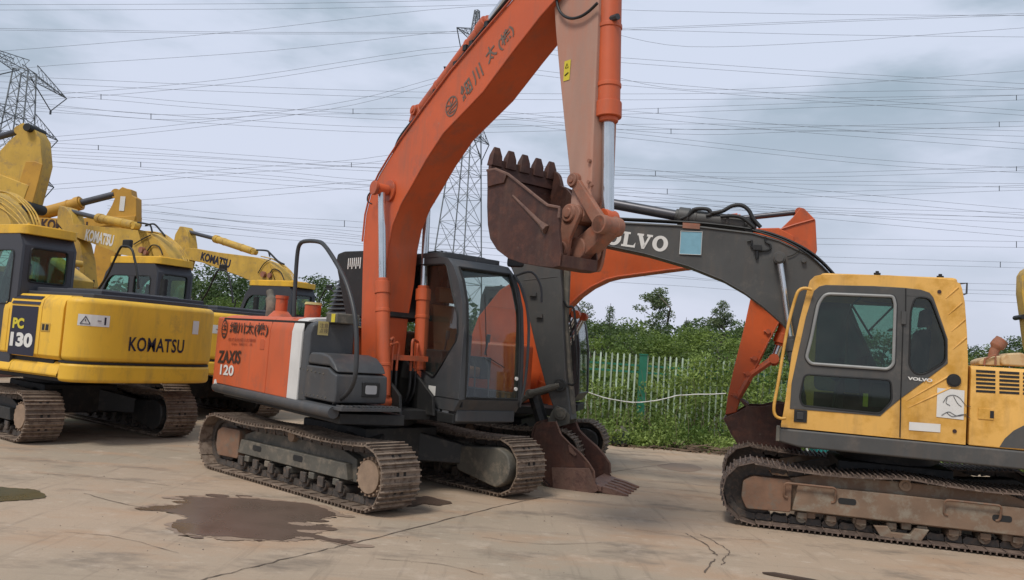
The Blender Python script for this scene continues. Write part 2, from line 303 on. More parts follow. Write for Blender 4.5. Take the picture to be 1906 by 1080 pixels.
def undercarriage(root, P, dl):
    """two track assemblies and the car body, turned by dl against the upper structure"""
    c, H, g, w, sd = P['c'], P['H'], P['gauge'], P['w'], P.get('sprocket', 1)
    X = Matrix.Rotation(dl, 4, 'Z'); mats = P['mats']; n = P.get('n', 44)
    for side in (-1, 1):
        yc = side*g/2
        fr = MB(); y0, y1 = yc-side*.13, yc+side*P.get('fw', .17)      # inner, outer face
        zl, zh = H*P.get('zl', .34), H*P.get('zh', .72); xi, xs = -sd*(c-.36), sd*(c-.30)
        xa, xb = min(xi, xs), max(xi, xs)
        fr.prism([(xa, zl), (xb, zl), (xb-.02, zh-.03), (xb-.32, zh+.05), (xa+.3, zh+.05), (xa+.02, zh-.04)], 'xz', y0, y1-side*.08)
        fr.prism([(xa+.05, zl+.02), (xb-.05, zl+.02), (xb-.1, zh-.08), (xa+.1, zh-.08)], 'xz', y1-side*.09, y1)
        # ribs and brackets along the lower edge
        for k in range(5): x = xa+.25+(xb-xa-.5)*k/4; fr.box(x-.05, x+.05, yc-.14, yc+.14, zl-.06, zl+.01)
        F = fr.xf(X).build('track_frame', mats['frame'], root, bevel=.012)
        # dark slots in the frame plate
        for x in P.get('slots', (-.5, .55)):
            b = MB(); b.prism(rnd([(x-.09, H*.47), (x+.09, H*.47), (x+.09, H*.56), (x-.09, H*.56)], .045), 'xz', y1-side*.01, y1+side*.003)
            b.xf(X).build('frame_slot', M['blk'], F)
        # idler guard block
        b = MB(); xo = -sd*(c+.06)
        b.prism(rnd([(-sd*(c-.40), H*.26), (xo, H*.24), (xo-sd*.06, H*.40), (xo-sd*.05, H*.66), (xo+sd*.05, H*.74), (-sd*(c-.40), H*.74)], .03), 'xz', y0+side*.03, y1-side*.01)
        b.xf(X).build('idler_guard', mats['guard'], F, bevel=.012)
        b = MB(); b.ring((-sd*c, 0, H/2), 0.001, H/2-.085, yc-.05, yc+.05, 28); b.ring((-sd*c, 0, H/2), 0.001, .07, yc-.09, yc+.09, 16)
        b.xf(X).build('idler_wheel', M['link'], F, bevel=.008)
        # final drive: toothed sprocket, case and bolted cover
        b = MB(); x = sd*c; rr = H/2-.10; tp = []
        for k in range(42): a = 2*math.pi*k/42; q = rr+(.025 if k % 2 else -.012); tp.append((x+q*math.cos(a), H/2+q*math.sin(a)))
        b.prism(tp, 'xz', yc-.03, yc+.03); b.xf(X)
        SP = b.build('sprocket', M['link'], F, bevel=.004)
        b = MB(); b.cyl((x, yc+side*.03, H/2), (x, y1-side*.01, H/2), rr*.80, 28)
        b.cyl((x, y1-side*.01, H/2), (x, y1+side*.025, H/2), rr*.66, 28)
        for k in range(18): a = 2*math.pi*k/18; b.cyl((x+rr*.74*math.cos(a), y1-side*.01, H/2+rr*.74*math.sin(a)), (x+rr*.74*math.cos(a), y1+side*.016, H/2+rr*.74*math.sin(a)), .014, 6)
        b.xf(X).build('final_drive_cover', M['disc'], SP, bevel=.006)
        b = MB(); b.prism(rnd([(x-.62*sd, H*.33), (x+.05*sd, H*.16), (x+.20*sd, H*.30), (x+.24*sd, H*.5), (x+.20*sd, H*.72), (x+.05*sd, H*.82), (x-.62*sd, H*.74)], .06), 'xz', yc-side*.30, yc-side*.06)
        b.xf(X).build('travel_motor_guard', mats['motor'], F, bevel=.02)
        # rollers
        nb = P.get('rollers', 7)
        for k in range(nb):
            rx = xa+.16+(xb-xa-.32)*k/(nb-1); b = MB(); b.cyl((rx, yc-.13, .135), (rx, yc+.13, .135), .06, 14)
            b.cyl((rx, yc-.16, .15), (rx, yc+.16, .15), .035, 10); b.box(rx-.05, rx+.05, yc+.135, yc+.165, .13, zl); b.box(rx-.05, rx+.05, yc-.165, yc-.135, .13, zl)
            b.xf(X).build('track_roller', mats.get('roller', M['link']), F, bevel=.008)
        b = MB(); b.cyl((0, yc-.12, H-.125), (0, yc+.17, H-.125), .062, 18); b.cyl((0, yc+.165, H-.125), (0, yc+.18, H-.125), .03, 10); b.box(-.05, .05, yc-.05, yc+.05, zh, H-.12)
        b.xf(X).build('carrier_roller', M['disc'], F, bevel=.006)
        if P.get('steps'):
            for x in P['steps']:
                b = MB(); zt = H*.70; b.tube(rnd([(x-.26, y1, zt-.16), (x-.26, y1+side*.05, zt), (x+.26, y1+side*.05, zt), (x+.26, y1, zt-.16)], .04), .013, 6)
                b.xf(X).build('step_bar', M['frame_rs'], F)
            b = MB(); b.prism([(-.16, .03), (.22, .03), (.30, .15), (.16, .16), (.12, .10), (-.06, .10), (-.10, .17), (-.24, .17)], 'xz', y1-side*.10, y1-side*.02)
            b.xf(X).build('track_guard', M['frame_br'], F, bevel=.01)
        # belt
        Rr = H/2-.045; path, pitch = belt_path(c, H, Rr, P.get('sag', .03), n); b = MB()
        for q, t in path:
            nn = Vector((t.y, -t.x))                                    # outward
            def MM(q=q, t=t, nn=nn): return Matrix(((t.x, 0, nn.x, q.x), (0, 1, 0, yc), (t.y, 0, nn.y, q.y), (0, 0, 0, 1)))
            m = MM(); hw = w/2; pl = pitch*.5
            b.mi = 0; b.box(-pl*.97, pl*.9, -hw, hw, -.006, .008, m)
            for gx in (-.33, 0, .33): b.box(gx*pitch-.007+.0, gx*pitch+.007, -hw, hw, .007, .032, m)
            b.box(pl*.9, pl*1.02, -hw*.98, hw*.98, -.016, .002, m)
            b.mi = 1
            for yy in (-.045, .045): b.box(-.02, .02, yy-.016, yy+.016, .0085, .0105, Matrix(m) @ Matrix.Translation((pitch*.17, 0, 0)))
            b.mi = 2
            for yy in (-.075, .075):
                b.prism([(-pl*.95, -.012), (pl*.95, -.012), (pl*1.05, -.05), (pl*.7, -.085), (-pl*.1, -.075), (-pl*.8, -.085)], 'xz', yy-.016, yy+.016)
                k = 12; b.v[-k:] = [tuple(m @ Vector(v)) for v in b.v[-k:]]
        b.xf(X).build('track_belt', [mats['shoe'], M['hole'], M['link']], F)
    # car body
    b = MB(); b.box(-.6, .6, -.55, .55, H*.42, H+.02)
    for sx in (-1, 1):
        for sy in (-1, 1):
            a = [(sx*.55, sy*.2), (sx*.2, sy*.5), (sx*.62, sy*(g/2-.1)), (sx*1.02, sy*(g/2-.1))]
            vs = [(x, y, H*.46 if i < 2 else H*.42) for i, (x, y) in enumerate(a)]+[(x, y, H-.02 if i < 2 else H*.70) for i, (x, y) in enumerate(a)]
            b.add(vs, [(0, 1, 2, 3), (7, 6, 5, 4), (0, 4, 5, 1), (1, 5, 6, 2), (2, 6, 7, 3), (3, 7, 4, 0)])
    b.xf(X).build('car_body', M['frame_dk'], root, bevel=.02)
    b = MB(); b.cyl((0, 0, H+.01), (0, 0, H+.19), .52, 32); b.cyl((0, 0, H+.05), (0, 0, H+.12), .56, 32)
    for k in range(24): a = 2*math.pi*k/24; b.cyl((.54*math.cos(a), .54*math.sin(a), H+.12), (.54*math.cos(a), .54*math.sin(a), H+.14), .014, 6)
    b.build('slewing_ring', M['frame_dk'], root)

# ================================================================== cab
def cab(root, y0, y1, prof, mats, wins, roof=None, glassm='side', skip_front=True, seatz=1.25, front_rear=(True, True), tanseat=False, frontseg=None, rearwin=None, name='cab'):
    """cab shell from a side outline; wins = {'R': [...], 'L': [...]} window outlines cut through the sides.
    front edge segments of the outline (frontseg: first and last index) carry a curved windscreen"""
    sh, tr = mats['shell'], mats.get('trim', mats['shell']); t = .045
    prof = [tuple(p) for p in prof]
    b = MB(); b.plate(prof, [list(w) for w in wins['R']], 'xz', y0, y0+t)
    C = b.build(name, sh, root, bevel=.01)
    b = MB(); b.plate(prof, [list(w) for w in wins['L']], 'xz', y1-t, y1); b.build('side_frame', sh, C, bevel=.01)
    m = len(prof)
    # shell strips round the outline
    b = MB(); gl = MB(); fi, fj = frontseg
    def strip(mb, i, ya, yb, th, o=0.0):
        p, q = Vector(prof[i]), Vector(prof[(i+1) % m]); d = (q-p)
        if d.length < 1e-6: return
        n = Vector((-d.y, d.x)).normalized(); 
        a = sum(prof[k-1][0]*prof[k][1]-prof[k][0]*prof[k-1][1] for k in range(m))
        if a < 0: n = -n                                       # inward normal
        p0, q0 = p+n*o, q+n*o
        mb.prism([tuple(p0), tuple(q0), tuple(q0+n*th), tuple(p0+n*th)], 'xz', ya, yb)
    for i in range(m):
        if fi <= i < fj:
            strip(gl, i, y0+.07, y1-.07, .006, .012)
            strip(b, i, y0+t, y0+.075, .05); strip(b, i, y1-.075, y1-t, .05)
        elif rearwin and i == rearwin: pass
        else: strip(b, i, y0+t-.002, y1-t+.002, .04)
    b.build('cab_panel', sh, C, bevel=.006)
    gl.build('windscreen', G[glassm], C, smooth=60)
    if rearwin is not None:
        p, q = Vector(prof[rearwin]), Vector(prof[(rearwin+1) % m]); lo, hi = (p, q) if p.y < q.y else (q, p); xr = (p.x+q.x)/2
        b = MB(); z0, z1 = lo.y, hi.y; wz0, wz1 = rear_z
        b.plate([(y0+t, z0), (y1-t, z0), (y1-t, z1), (y0+t, z1)], [rnd([(y0+.13, wz0), (y1-.13, wz0), (y1-.13, wz1), (y0+.13, wz1)], .06)], 'yz', xr, xr+.045)
        b.build('rear_frame', sh, C, bevel=.008)
        b = MB(); b.box(xr+.012, xr+.018, y0+.11, y1-.11, wz0-.02, wz1+.02); b.build('rear_window', G[glassm], C)
        b = MB(); b.tube(rnd([(xr-.004, y0+.13, wz0), (xr-.004, y1-.13, wz0), (xr-.004, y1-.13, wz1), (xr-.004, y0+.13, wz1)], .06), .012, 6, closed=True); b.build('window_seal', M['rub'], C)
    for sd, yy, sg in (('R', y0, -1), ('L', y1, 1)):
        for w in wins[sd]:
            b = MB(); b.prism(off2(w, -.02), 'xz', yy-sg*.018, yy-sg*.024); b.build('window', G[wins.get('g'+sd, glassm)], C)
            b = MB(); b.tube([(p[0], yy+sg*.004, p[1]) for p in w], .011, 6, closed=True); b.build('window_seal', M['rub'], C)
    if roof:
        b = MB(); x0, x1, z = roof['x0'], roof['x1'], roof['z']; 
        tt = roof.get('t', .06); b.prism(rnd([(x0, y0-.01), (x1, y0-.01), (x1, y1+.01), (x0, y1+.01)], .12), 'xy', z, z+tt)
        b.prism(rnd([(x0+.12, y0+.12), (x1-.12, y0+.12), (x1-.12, y1-.12), (x0+.12, y1-.12)], .12), 'xy', z+tt-.005, z+tt+.025)
        for (xx, yy) in ((x0+.25, y0+.16), (x1-.25, y0+.16), (x0+.2, y1-.16)): b.cyl((xx, yy, z+tt), (xx, yy, z+tt+.045), .018, 8)
        b.build('roof', mats['roof'], C, bevel=.028, seg=3)
    # inside: floor, seat, consoles, levers
    zb = min(p[1] for p in prof); xm = sum(p[0] for p in prof)/m; ym = (y0+y1)/2
    b = MB(); b.prism(rnd([(xm-.42, seatz), (xm+.05, seatz), (xm+.07, seatz+.12), (xm-.25, seatz+.14), (xm-.33, seatz+.3), (xm-.42, seatz+.85), (xm-.55, seatz+.86), (xm-.5, seatz+.2)], .04), 'xz', ym-.22, ym+.22)
    b.prism(rnd([(xm-.56, seatz+.9), (xm-.44, seatz+.88), (xm-.46, seatz+1.08), (xm-.56, seatz+1.08)], .03), 'xz', ym-.12, ym+.12)
    b.build('seat', M['tan'] if tanseat else M['seat'], C, bevel=.02)
    b = MB(); b.box(xm-.55, xm+.6, y0+.05, y0+.062, zb+.05, seatz+.08); b.box(xm-.62, xm-.58, y0+.06, y1-.06, zb+.05, seatz+.25); b.build('inner_lining', M['seat'], C)
    b = MB(); b.box(xm-.5, xm+.1, y0+.06, ym-.24, seatz-.02, seatz+.3); b.box(xm-.5, xm+.05, ym+.24, y1-.06, seatz-.02, seatz+.25)
    b.box(xm+.28, xm+.36, y0+.1, y0+.3, zb+.1, seatz+.5); b.box(xm-.5, xm+.45, y0+.05, y1-.05, zb+.02, zb+.08)
    b.build('console', M['seat'], C, bevel=.015)
    b = MB()
    for yy in (ym-.3, ym+.3): b.tube([(xm+.02, yy, seatz+.28), (xm+.06, yy, seatz+.45)], .012, 6); b.cyl((xm+.06, yy, seatz+.43), (xm+.07, yy, seatz+.53), .025, 8)
    for yy in (ym-.1, ym+.1): b.tube([(xm+.42, yy, zb+.08), (xm+.38, yy, zb+.5), (xm+.3, yy, zb+.62)], .011, 6)
    b.build('control_lever', M['rail'], C)
    return C

# ================================================================== boom, arm, bucket pieces
def slab(name, pts, y0, y1, mt, root, bevel=.014, lips=0, lipmat=None):
    b = MB(); b.prism(pts, 'xz', y0, y1)
    o = b.build(name, mt, root, bevel=bevel)
    return o
def pin(mb, x, z, y0, y1, r=.06, r2=.03):
    mb.cyl((x, y0, z), (x, y1, z), r, 18); mb.cyl((x, min(y0, y1)-.012, z), (x, max(y0, y1)+.012, z), r2, 12)
def ram(root, name, a, g, e, r, mt, rod=M['chrome'], rr=None, eye=.07):
    """hydraulic cylinder: barrel from a to g, bright rod from g to e"""
    a, g, e = Vector(a), Vector(g), Vector(e); d = (g-a).normalized(); b = MB()
    b.cyl(a+d*.06, g-d*.1, r, 20); b.cyl(g-d*.15, g-d*.01, r*1.14, 20); b.cyl(g-d*.01, g+d*.03, r*.85, 20)
    b.cyl(a+d*.02, a+d*.12, r*.8, 16); b.cyl(a-Vector((0, eye, 0)), a+Vector((0, eye, 0)), r*.85, 16)
    for q in (.3, .75):
        c = a.lerp(g, q); b.cyl(c-d*.02, c+d*.02, r*1.08, 20)
    o = b.build(name, mt, root, bevel=.006)
    b = MB(); b.cyl(g, e-(e-g).normalized()*.05, rr or r*.55, 16); b.build('rod', rod, o)
    b = MB(); b.cyl(e-Vector((0, eye, 0)), e+Vector((0, eye, 0)), r*.8, 16); b.build('rod_eye', mt, o, bevel=.004)
    return o
def tooth(root, p, d, up, w, ln, mt, th=.05, yv=Vector((0, 1, 0))):
    """tapered digging tooth at p pointing along d"""
    p, d, up = Vector(p), Vector(d).normalized(), Vector(up).normalized(); b = MB(); vs = []
    for s, ww, tt in ((0, w, th), (.55, w*.85, th*.8), (1, w*.5, th*.22)):
        c = p+d*ln*s
        vs += [c-yv*ww/2-up*tt/2, c+yv*ww/2-up*tt/2, c+yv*ww/2+up*tt/2, c-yv*ww/2+up*tt/2]
    fs = [(0, 1, 2, 3), (11, 10, 9, 8)]
    for k in (0, 4): fs += [(k+i, k+(i+1) % 4, k+4+(i+1) % 4, k+4+i) for i in range(4)]
    b.add(vs, fs); return b.build('tooth', mt, root, bevel=.006)
def shell(name, pts, y0, y1, th, mt, root, closed=False):
    """bent plate following an open curve (x,z)"""
    P = [Vector(p) for p in pts]; inn = []
    for i, p in enumerate(P):
        t = (P[min(i+1, len(P)-1)]-P[max(i-1, 0)]).normalized(); inn.append(p+Vector((-t.y, t.x))*th)
    b = MB(); n = len(P)
    vs = [(p.x, y, p.y) for y in (y0, y1) for p in P]+[(p.x, y, p.y) for y in (y0, y1) for p in inn]
    fs = []
    for i in range(n-1): fs += [(i, i+1, n+i+1, n+i), (2*n+i, 2*n+i+1, 3*n+i+1, 3*n+i), (i, i+1, 2*n+i+1, 2*n+i), (n+i, n+i+1, 3*n+i+1, 3*n+i)]
    fs += [(0, n, 3*n, 2*n), (n-1, 2*n-1, 4*n-1, 3*n-1)]
    b.add(vs, fs); return b.build(name, mt, root, smooth=50)
# ================================================================== machine 1: orange excavator in the middle
def build_z():
    r = empty('excavator', (FR['Z'][0], FR['Z'][1], 0), FR['Z'][2], label='orange and grey excavator in the middle with its brown bucket curled high in the air', cat='excavator')
    undercarriage(r, dict(c=1.44, H=.70, gauge=1.99, w=.50, sprocket=1, n=43, sag=.03, slots=(-.62, .2), fw=.14,
        mats=dict(frame=M['frame_gr'], guard=M['frame_rs'], motor=M['frame_gr'], shoe=M['shoe'])), FR['ZU'][2]-FR['Z'][2])
    F = 'Z'
    # revolving frame and floor
    b = MB(); b.prism([(-1.95, -1.12), (1.35, -1.12), (1.5, -.45), (.9, -.4), (.9, .25), (1.3, .3), (1.22, 1.15), (-1.95, 1.15)], 'xy', .84, .95)
    b.box(-.6, .75, -.42, -.38, .9, 1.30); b.box(-.6, .7, .20, .24, .9, 1.30); b.box(-.9, -.3, -.4, .2, .9, 1.5)
    b.prism([(.1, .9), (1.05, .9), (1.0, 1.12), (.35, 1.5), (.05, 1.5)], 'xz', -.24, -.20); b.prism([(.1, .9), (1.05, .9), (1.0, 1.12), (.35, 1.5), (.05, 1.5)], 'xz', .20, .24)
    b.build('revolving_frame', M['blk'], r, bevel=.01)
    b = MB(); b.tube([(-2.12, -1.16, .94), (-2.0, -1.19, .94), (1.34, -1.19, .955)], .062, 14); b.build('side_skirt', M['grey'], r, smooth=60)
    b = MB(); b.prism([(.5, -1.2), (1.52, -1.2), (1.50, -.50), (.5, -.50)], 'xy', .985, 1.02)
    for k in range(14): b.box(1.36, 1.5, -1.18+k*.048, -1.158+k*.048, 1.018, 1.036)
    b.build('step_plate', M['grey'], r, bevel=.004)
    # counterweight: rounded in plan
    out = [(-1.99, -1.21)]+[(-1.99-.42*math.sin(a)**.8 if a > 0 else -1.99, -1.21+1.21*(1-math.cos(a)) if a < 1.57 else 0) for a in [i*math.pi/20 for i in range(1, 10)]]
    pl = []
    for i in range(25):
        a = -math.pi/2+math.pi*i/24; pl.append((-1.99-.42*abs(math.cos(a))**.55, 1.21*math.copysign(abs(math.sin(a))**.45, math.sin(a))))
    b = MB(); b.prism([(-1.96, -1.21)]+pl+[(-1.96, 1.21)], 'xy', .88, 1.87); CWT = b.build('counterweight', M['orange'], r, bevel=.05, seg=3)
    b = MB(); b.prism(rnd([(-2.06, .93), (-1.93, .93), (-1.95, .99), (-1.99, 1.05), (-2.05, 1.04)], .02), 'xz', -1.222, -1.218); b.build('scraped_patch', M['white'], CWT)
    # right body covers
    def cover(x0, x1, mt, nm='side_panel', zt=1.90, yb=-1.22, z0=1.0, yi=-.28):
        s = [(yi, z0), (yb, z0), (yb, zt-.16), (yb+.02, zt-.07), (yb+.07, zt-.02), (yb+.16, zt+.005), (yi, zt+.04)]
        b = MB(); b.prism(s, 'yz', x0, x1); return b.build(nm, mt, r, bevel=.012)
    pa = cover(-1.975, -.375, M['orange']); pb = cover(-.36, .235, M['orange'], yi=-.56); cover(.24, .50, M['stripe'], 'white_stripe_panel', yi=-.66)
    b = MB(); b.box(-1.97, -.38, -1.195, -.3, .96, 1.86); b.box(-.4, .5, -1.195, -.67, .96, 1.86); b.build('engine_bay', M['blk'], r)
    b = MB(); b.prism([(-1.9, -.25), (-.5, -.25), (-.5, 1.15), (-1.9, 1.15)], 'xy', .96, 1.86); b.build('left_body', M['orange'], r, bevel=.04)
    b = MB(); b.prism(rnd([(-.62, 1.5), (-.49, 1.5), (-.49, 1.63), (-.62, 1.63)], .02), 'xz', -1.226, -1.20); b.build('door_latch', M['orange_old'], pa, bevel=.006)
    # lettering on the side panel
    def z2(px, py): return Q(F, 340+px/4.5, 540+py/4.5, 'y', -1.225)
    def on(name, s, mt, a, bR, h, **k):
        p, q = z2(*a), z2(*bR); return text(name, s, mt, pa, flat(p, q-p, (0, 0, 1), .004), h, width=(q-p).length, **k)
    on('lettering', '細川太(株)', M['inkbrown'], (392, 372), (712, 395), .165, bold=.02)
    on('lettering', 'ZAXIS', M['inkbrown'], (292, 610), (482, 618), .165, bold=.03, shear=.1)
    on('lettering', '120', M['white'], (312, 708), (425, 722), .135, bold=.03)
    on('lettering', '株式会社細川太機械', M['inkorange'], (382, 428), (610, 438), .045)
    on('lettering', 'TEL 細川 太', M['inkorange'], (405, 462), (590, 470), .035)
    p = z2(352, 325); lg = MB(); pts = lambda rr, k=28: [(p.x+.85*rr*math.cos(2*math.pi*i/k), -1.229, p.z+rr*math.sin(2*math.pi*i/k)) for i in range(k)]
    o1, o2 = pts(.125), pts(.098); lg.add(o1+o2, [(i, (i+1) % 28, 28+(i+1) % 28, 28+i) for i in range(28)])
    for a0, l0 in ((0, .1), (.0, -.1)): lg.box(p.x-.005, p.x+.06, -1.2292, -1.2288, p.z+a0-.012, p.z+a0+.006)
    for k in range(3): lg.box(p.x-.055, p.x+.055, -1.2292, -1.2288, p.z-.07+k*.05, p.z-.055+k*.05)
    lg.box(p.x-.008, p.x+.008, -1.2296, -1.2292, p.z, p.z+.11); lg.build('round_emblem', M['inkbrown'], pa)
    # fuel tank box and tool box in front
    s = [(-.66, 1.0), (-1.205, 1.0), (-1.205, 1.74), (-1.17, 1.83), (-1.08, 1.87), (-.70, 1.875), (-.66, 1.83)]
    b = MB(); b.prism(s, 'yz', .505, .66); ft = b.build('fuel_tank', M['grey'], r, bevel=.05, seg=3)
    p, q = Q(F, 340+1125/4.5, 540+375/4.5, 'x', .66), Q(F, 340+1215/4.5, 540+378/4.5, 'x', .66)
    decal('paper_decal', M['decal_b'], ft, flat(p, (0, 1, 0), (0, 0, 1), .006), (q-p).length, .15)
    text('lettering', '注意\n点検', M['inkfade'], ft, flat(p+Vector((0, .02, .02)), (0, 1, 0), (0, 0, 1), .010), .11, width=.10)
    # tool box in front of the tank: body, sloped lid, lamp on its front face
    Y = -1.20
    b = MB(); b.prism([(.41, 1.05), (.41, 1.375), (.46, 1.395), (1.15, 1.395), (1.25, 1.355), (1.34, 1.335), (1.36, 1.15), (1.345, 1.05)], 'xz', Y, -.60); tb = b.build('toolbox', M['grey'], r, bevel=.02)
    b = MB(); b.prism([(.60, 1.41), (.62, 1.47), (.70, 1.535), (.95, 1.54), (1.12, 1.515), (1.26, 1.44), (1.335, 1.355), (1.26, 1.372), (1.15, 1.41)], 'xz', Y+.01, -.61); b.build('toolbox_lid', M['grey'], r, bevel=.028, seg=3)
    b = MB(); b.prism([(Y+.30, 1.12), (Y+.50, 1.12), (Y+.50, 1.27), (Y+.30, 1.27)], 'yz', 1.345, 1.372); lh = b.build('lamp_housing', M['rub'], tb, bevel=.008)
    b = MB(); b.prism(rnd([(Y+.33, 1.15), (Y+.46, 1.15), (Y+.46, 1.24), (Y+.33, 1.24)], .02), 'yz', 1.372, 1.38); b.build('lamp_glass', M['lamp'], lh)
    b = MB()
    for k in range(7): b.cyl((.50+k*.095, Y-.008, 1.345-.003*k), (.50+k*.095, Y+.004, 1.345-.003*k), .009, 8); b.cyl((.62+k*.09, Y-.008, 1.09), (.62+k*.09, Y+.004, 1.09), .007, 8)
    b.build('toolbox_screws', M['frame_gr'], tb)
    # top of the engine cover: cap, pre-cleaner, exhaust
    def zt(px, py, y): return Q(F, px, py, 'y', y)
    b = MB(); p = zt(522, 592, -.75); b.cyl((p.x, -.75, 1.9), (p.x, -.75, 1.99), .17, 20, r1=.09); b.cyl((p.x, -.75, 1.99), (p.x, -.75, 2.15), .075, 16); b.cyl((p.x, -.75, 2.15), (p.x, -.75, 2.19), .085, 16); b.build('filler_cap', M['orange_old'], r, smooth=50)
    b = MB(); p = zt(581, 592, -.8); b.cyl((p.x, -.8, 1.9), (p.x, -.8, 2.07), .095, 20); pc = b.build('air_precleaner', M['orange_old'], r, bevel=.01)
    b = MB(); b.cyl((p.x, -.8, 2.07), (p.x, -.8, 2.10), .105, 20, r1=.09); b.build('precleaner_lid', M['decal_b'], pc)
    b = MB(); p = zt(503, 592, -.6); b.tube(crv([(p.x+.02, -.6, 1.9), (p.x+.02, -.6, 2.05), (p.x-.03, -.6, 2.17), (p.x-.10, -.6, 2.27)]), [.075]*11+[.05]*5, 14); b.build('exhaust_pipe', M['frame_gr'], r, smooth=60)
    # raised engine hood behind the boom
    hp = TX('p', F, -.15, [(640, 468), (700, 466), (715, 590), (644, 590), (625, 490), (628, 473)])
    b = MB(); b.prism(rnd(hp, .04), 'xz', -.15, .75); eh = b.build('raised_engine_hood', M['blk'], r, bevel=.02)
    lv = MB()
    g0 = TX('p', F, -.16, [(648, 481), (672, 479), (671, 491), (650, 493)])
    for k in range(7):
        t = k/6.5; ax = g0[0][0]+(g0[1][0]-g0[0][0])*t; az = g0[0][1]+(g0[1][1]-g0[0][1])*t
        lv.box(ax, ax+.022, -.158, -.153, az-.14+.03*(k % 2), az)
    lv.build('hood_lettering', M['white'], eh)
    gp = TX('p', F, .2, [(603, 592), (626, 518), (636, 520), (650, 592)]); gp = [Vector(q) for q in gp]
    b = MB()
    for k in range(9):
        t0, t1 = k/9, (k+.86)/9; L0, L1 = gp[0].lerp(gp[1], t0), gp[0].lerp(gp[1], t1); R0_, R1_ = gp[3].lerp(gp[2], t0), gp[3].lerp(gp[2], t1)
        b.add([(L0.x, .2, L0.y), (R0_.x, .2, R0_.y), (R1_.x, .26, R1_.y), (L1.x, .26, L1.y), (L0.x, .24, L0.y), (R0_.x, .24, R0_.y), (R1_.x, .3, R1_.y), (L1.x, .3, L1.y)], [(0, 1, 2, 3), (7, 6, 5, 4), (0, 4, 5, 1), (2, 6, 7, 3), (1, 5, 6, 2), (0, 3, 7, 4)])
    b.prism([tuple(g) for g in gp], 'xz', .27, .32); b.build('ribbed_hood_duct', M['grey'], r)
    b = MB(); p = zt(630, 590, -.9); b.box(p.x-.10, p.x+.16, -1.0, -.72, 1.86, 1.97); b.box(p.x-.3, p.x-.10, -.9, -.7, 1.86, 1.92); hb = b.build('hood_bracket', M['frame_gr'], r, bevel=.015)
    decal('warning_decal', M['decal_y'], hb, flat((p.x+.04, -1.0, 1.87), (1, 0, 0), (0, 0, 1)), .09, .09)
    # hand rail on the right deck
    b = MB(); hr = [Q(F, x, y, 'y', -1.12) for x, y in ((547, 590), (549, 540), (553, 478), (558, 455), (570, 449), (592, 450), (604, 457), (622, 483), (642, 520), (655, 560), (662, 600), (664, 650), (661, 700), (650, 728), (633, 744), (622, 752))]
    b.tube(crv(hr, 3), .024, 10); b.build('handrail', M['rail'], r, smooth=60)
    # cab
    prof = [(-.45, 1.0), (1.30, .98), (1.40, 1.12), (1.385, 1.45), (1.36, 1.8), (1.30, 2.2), (1.20, 2.45), (1.08, 2.62), (.95, 2.72), (.72, 2.76), (-.40, 2.74), (-.45, 2.60)]
    wr = rnd(TX('c5', F, .3, [(300, 170), (590, 158), (625, 330), (655, 450), (655, 590), (515, 812), (460, 770), (300, 760)]), .05)
    wr = [p for p in wr]
    wl = rnd([(-.3, 1.2), (1.28, 1.2), (1.24, 2.1), (1.07, 2.5), (.85, 2.62), (-.3, 2.62)], .06)
    global rear_z; rear_z = (1.5, 2.55)
    C = cab(r, .30, 1.20, prof, dict(shell=M['grey'], roof=M['grey']), {'R': [wr], 'L': [wl], 'gR': 'side'}, roof=dict(x0=-.42, x1=.82, z=2.74), glassm='side', frontseg=(2, 7), rearwin=11, tanseat=True, seatz=1.35)
    b = MB(); fr_ = [(1.405, 1.14), (1.39, 1.45), (1.367, 1.8), (1.307, 2.2), (1.207, 2.45), (1.087, 2.62)]
    b.tube([(x, .375, z) for x, z in fr_]+[(x, 1.125, z) for x, z in fr_[::-1]], .014, 6, closed=True); b.build('windscreen_seal', M['rub'], C)
    b = MB(); b.prism([(.9, 1.32), (1.385, 1.96), (1.39, 1.12), (.9, 1.12)], 'xz', .292, .30); b.build('corner_panel', M['grey'], C, bevel=.006)
    b = MB(); b.box(-.3, 1.32, .33, 1.17, .86, 1.0); b.build('cab_base', M['grey'], C, bevel=.02)
    p = Q(F, 640+485/3.085, 440+985/3.085, 'y', .32)
    for k, w_ in enumerate((.11, .09, .13)): decal('white_decal', M['white'] if k < 2 else M['stripe'], C, flat((p.x+.0+.14*k, .33, .885), (1, 0, 0), (0, 0, 1), .004), w_, .09)
    decal('white_decal', M['white'], C, flat((p.x+.02, .30, 1.12), (1, 0, 0), (0, 0, 1), .012), .15, .11)
    b = MB(); b.tube([(1.405, .62, 1.62), (1.375, .60, 2.0), (1.34, .58, 2.32)], .005, 6); b.tube([(1.40, .9, 1.5), (1.41, .66, 1.60)], .005, 6); b.build('wiper', M['rub'], C)
    for z in (1.38, 1.26): b = MB(); b.cyl((1.405, 1.08, z), (1.42, 1.08, z), .022, 12); b.build('windscreen_knob', M['white'], C)
    b = MB(); b.tube(crv([(1.38, 1.18, 1.05), (1.42, 1.21, 1.4), (1.40, 1.22, 2.0), (1.27, 1.21, 2.4), (1.1, 1.18, 2.62)]), .017, 8); b.build('cab_handrail', M['rail'], C)
    b = MB(); b.tube(crv([(1.1, 1.18, 2.6), (1.3, 1.28, 2.66), (1.42, 1.34, 2.5), (1.46, 1.34, 2.3)]), .014, 8); mr_ = b.build('mirror_stay', M['rail'], C)
    b = MB(); q = Q(F, 958, 488, 'y', 1.3); b.prism(rnd([(-.11, -.06), (.11, -.06), (.11, .06), (-.11, .06)], .04), 'xz', 0, .06); b.xf(Matrix.Translation(q) @ Matrix.Rotation(.5, 4, 'Z')); b.build('mirror', M['rub'], mr_, bevel=.02)
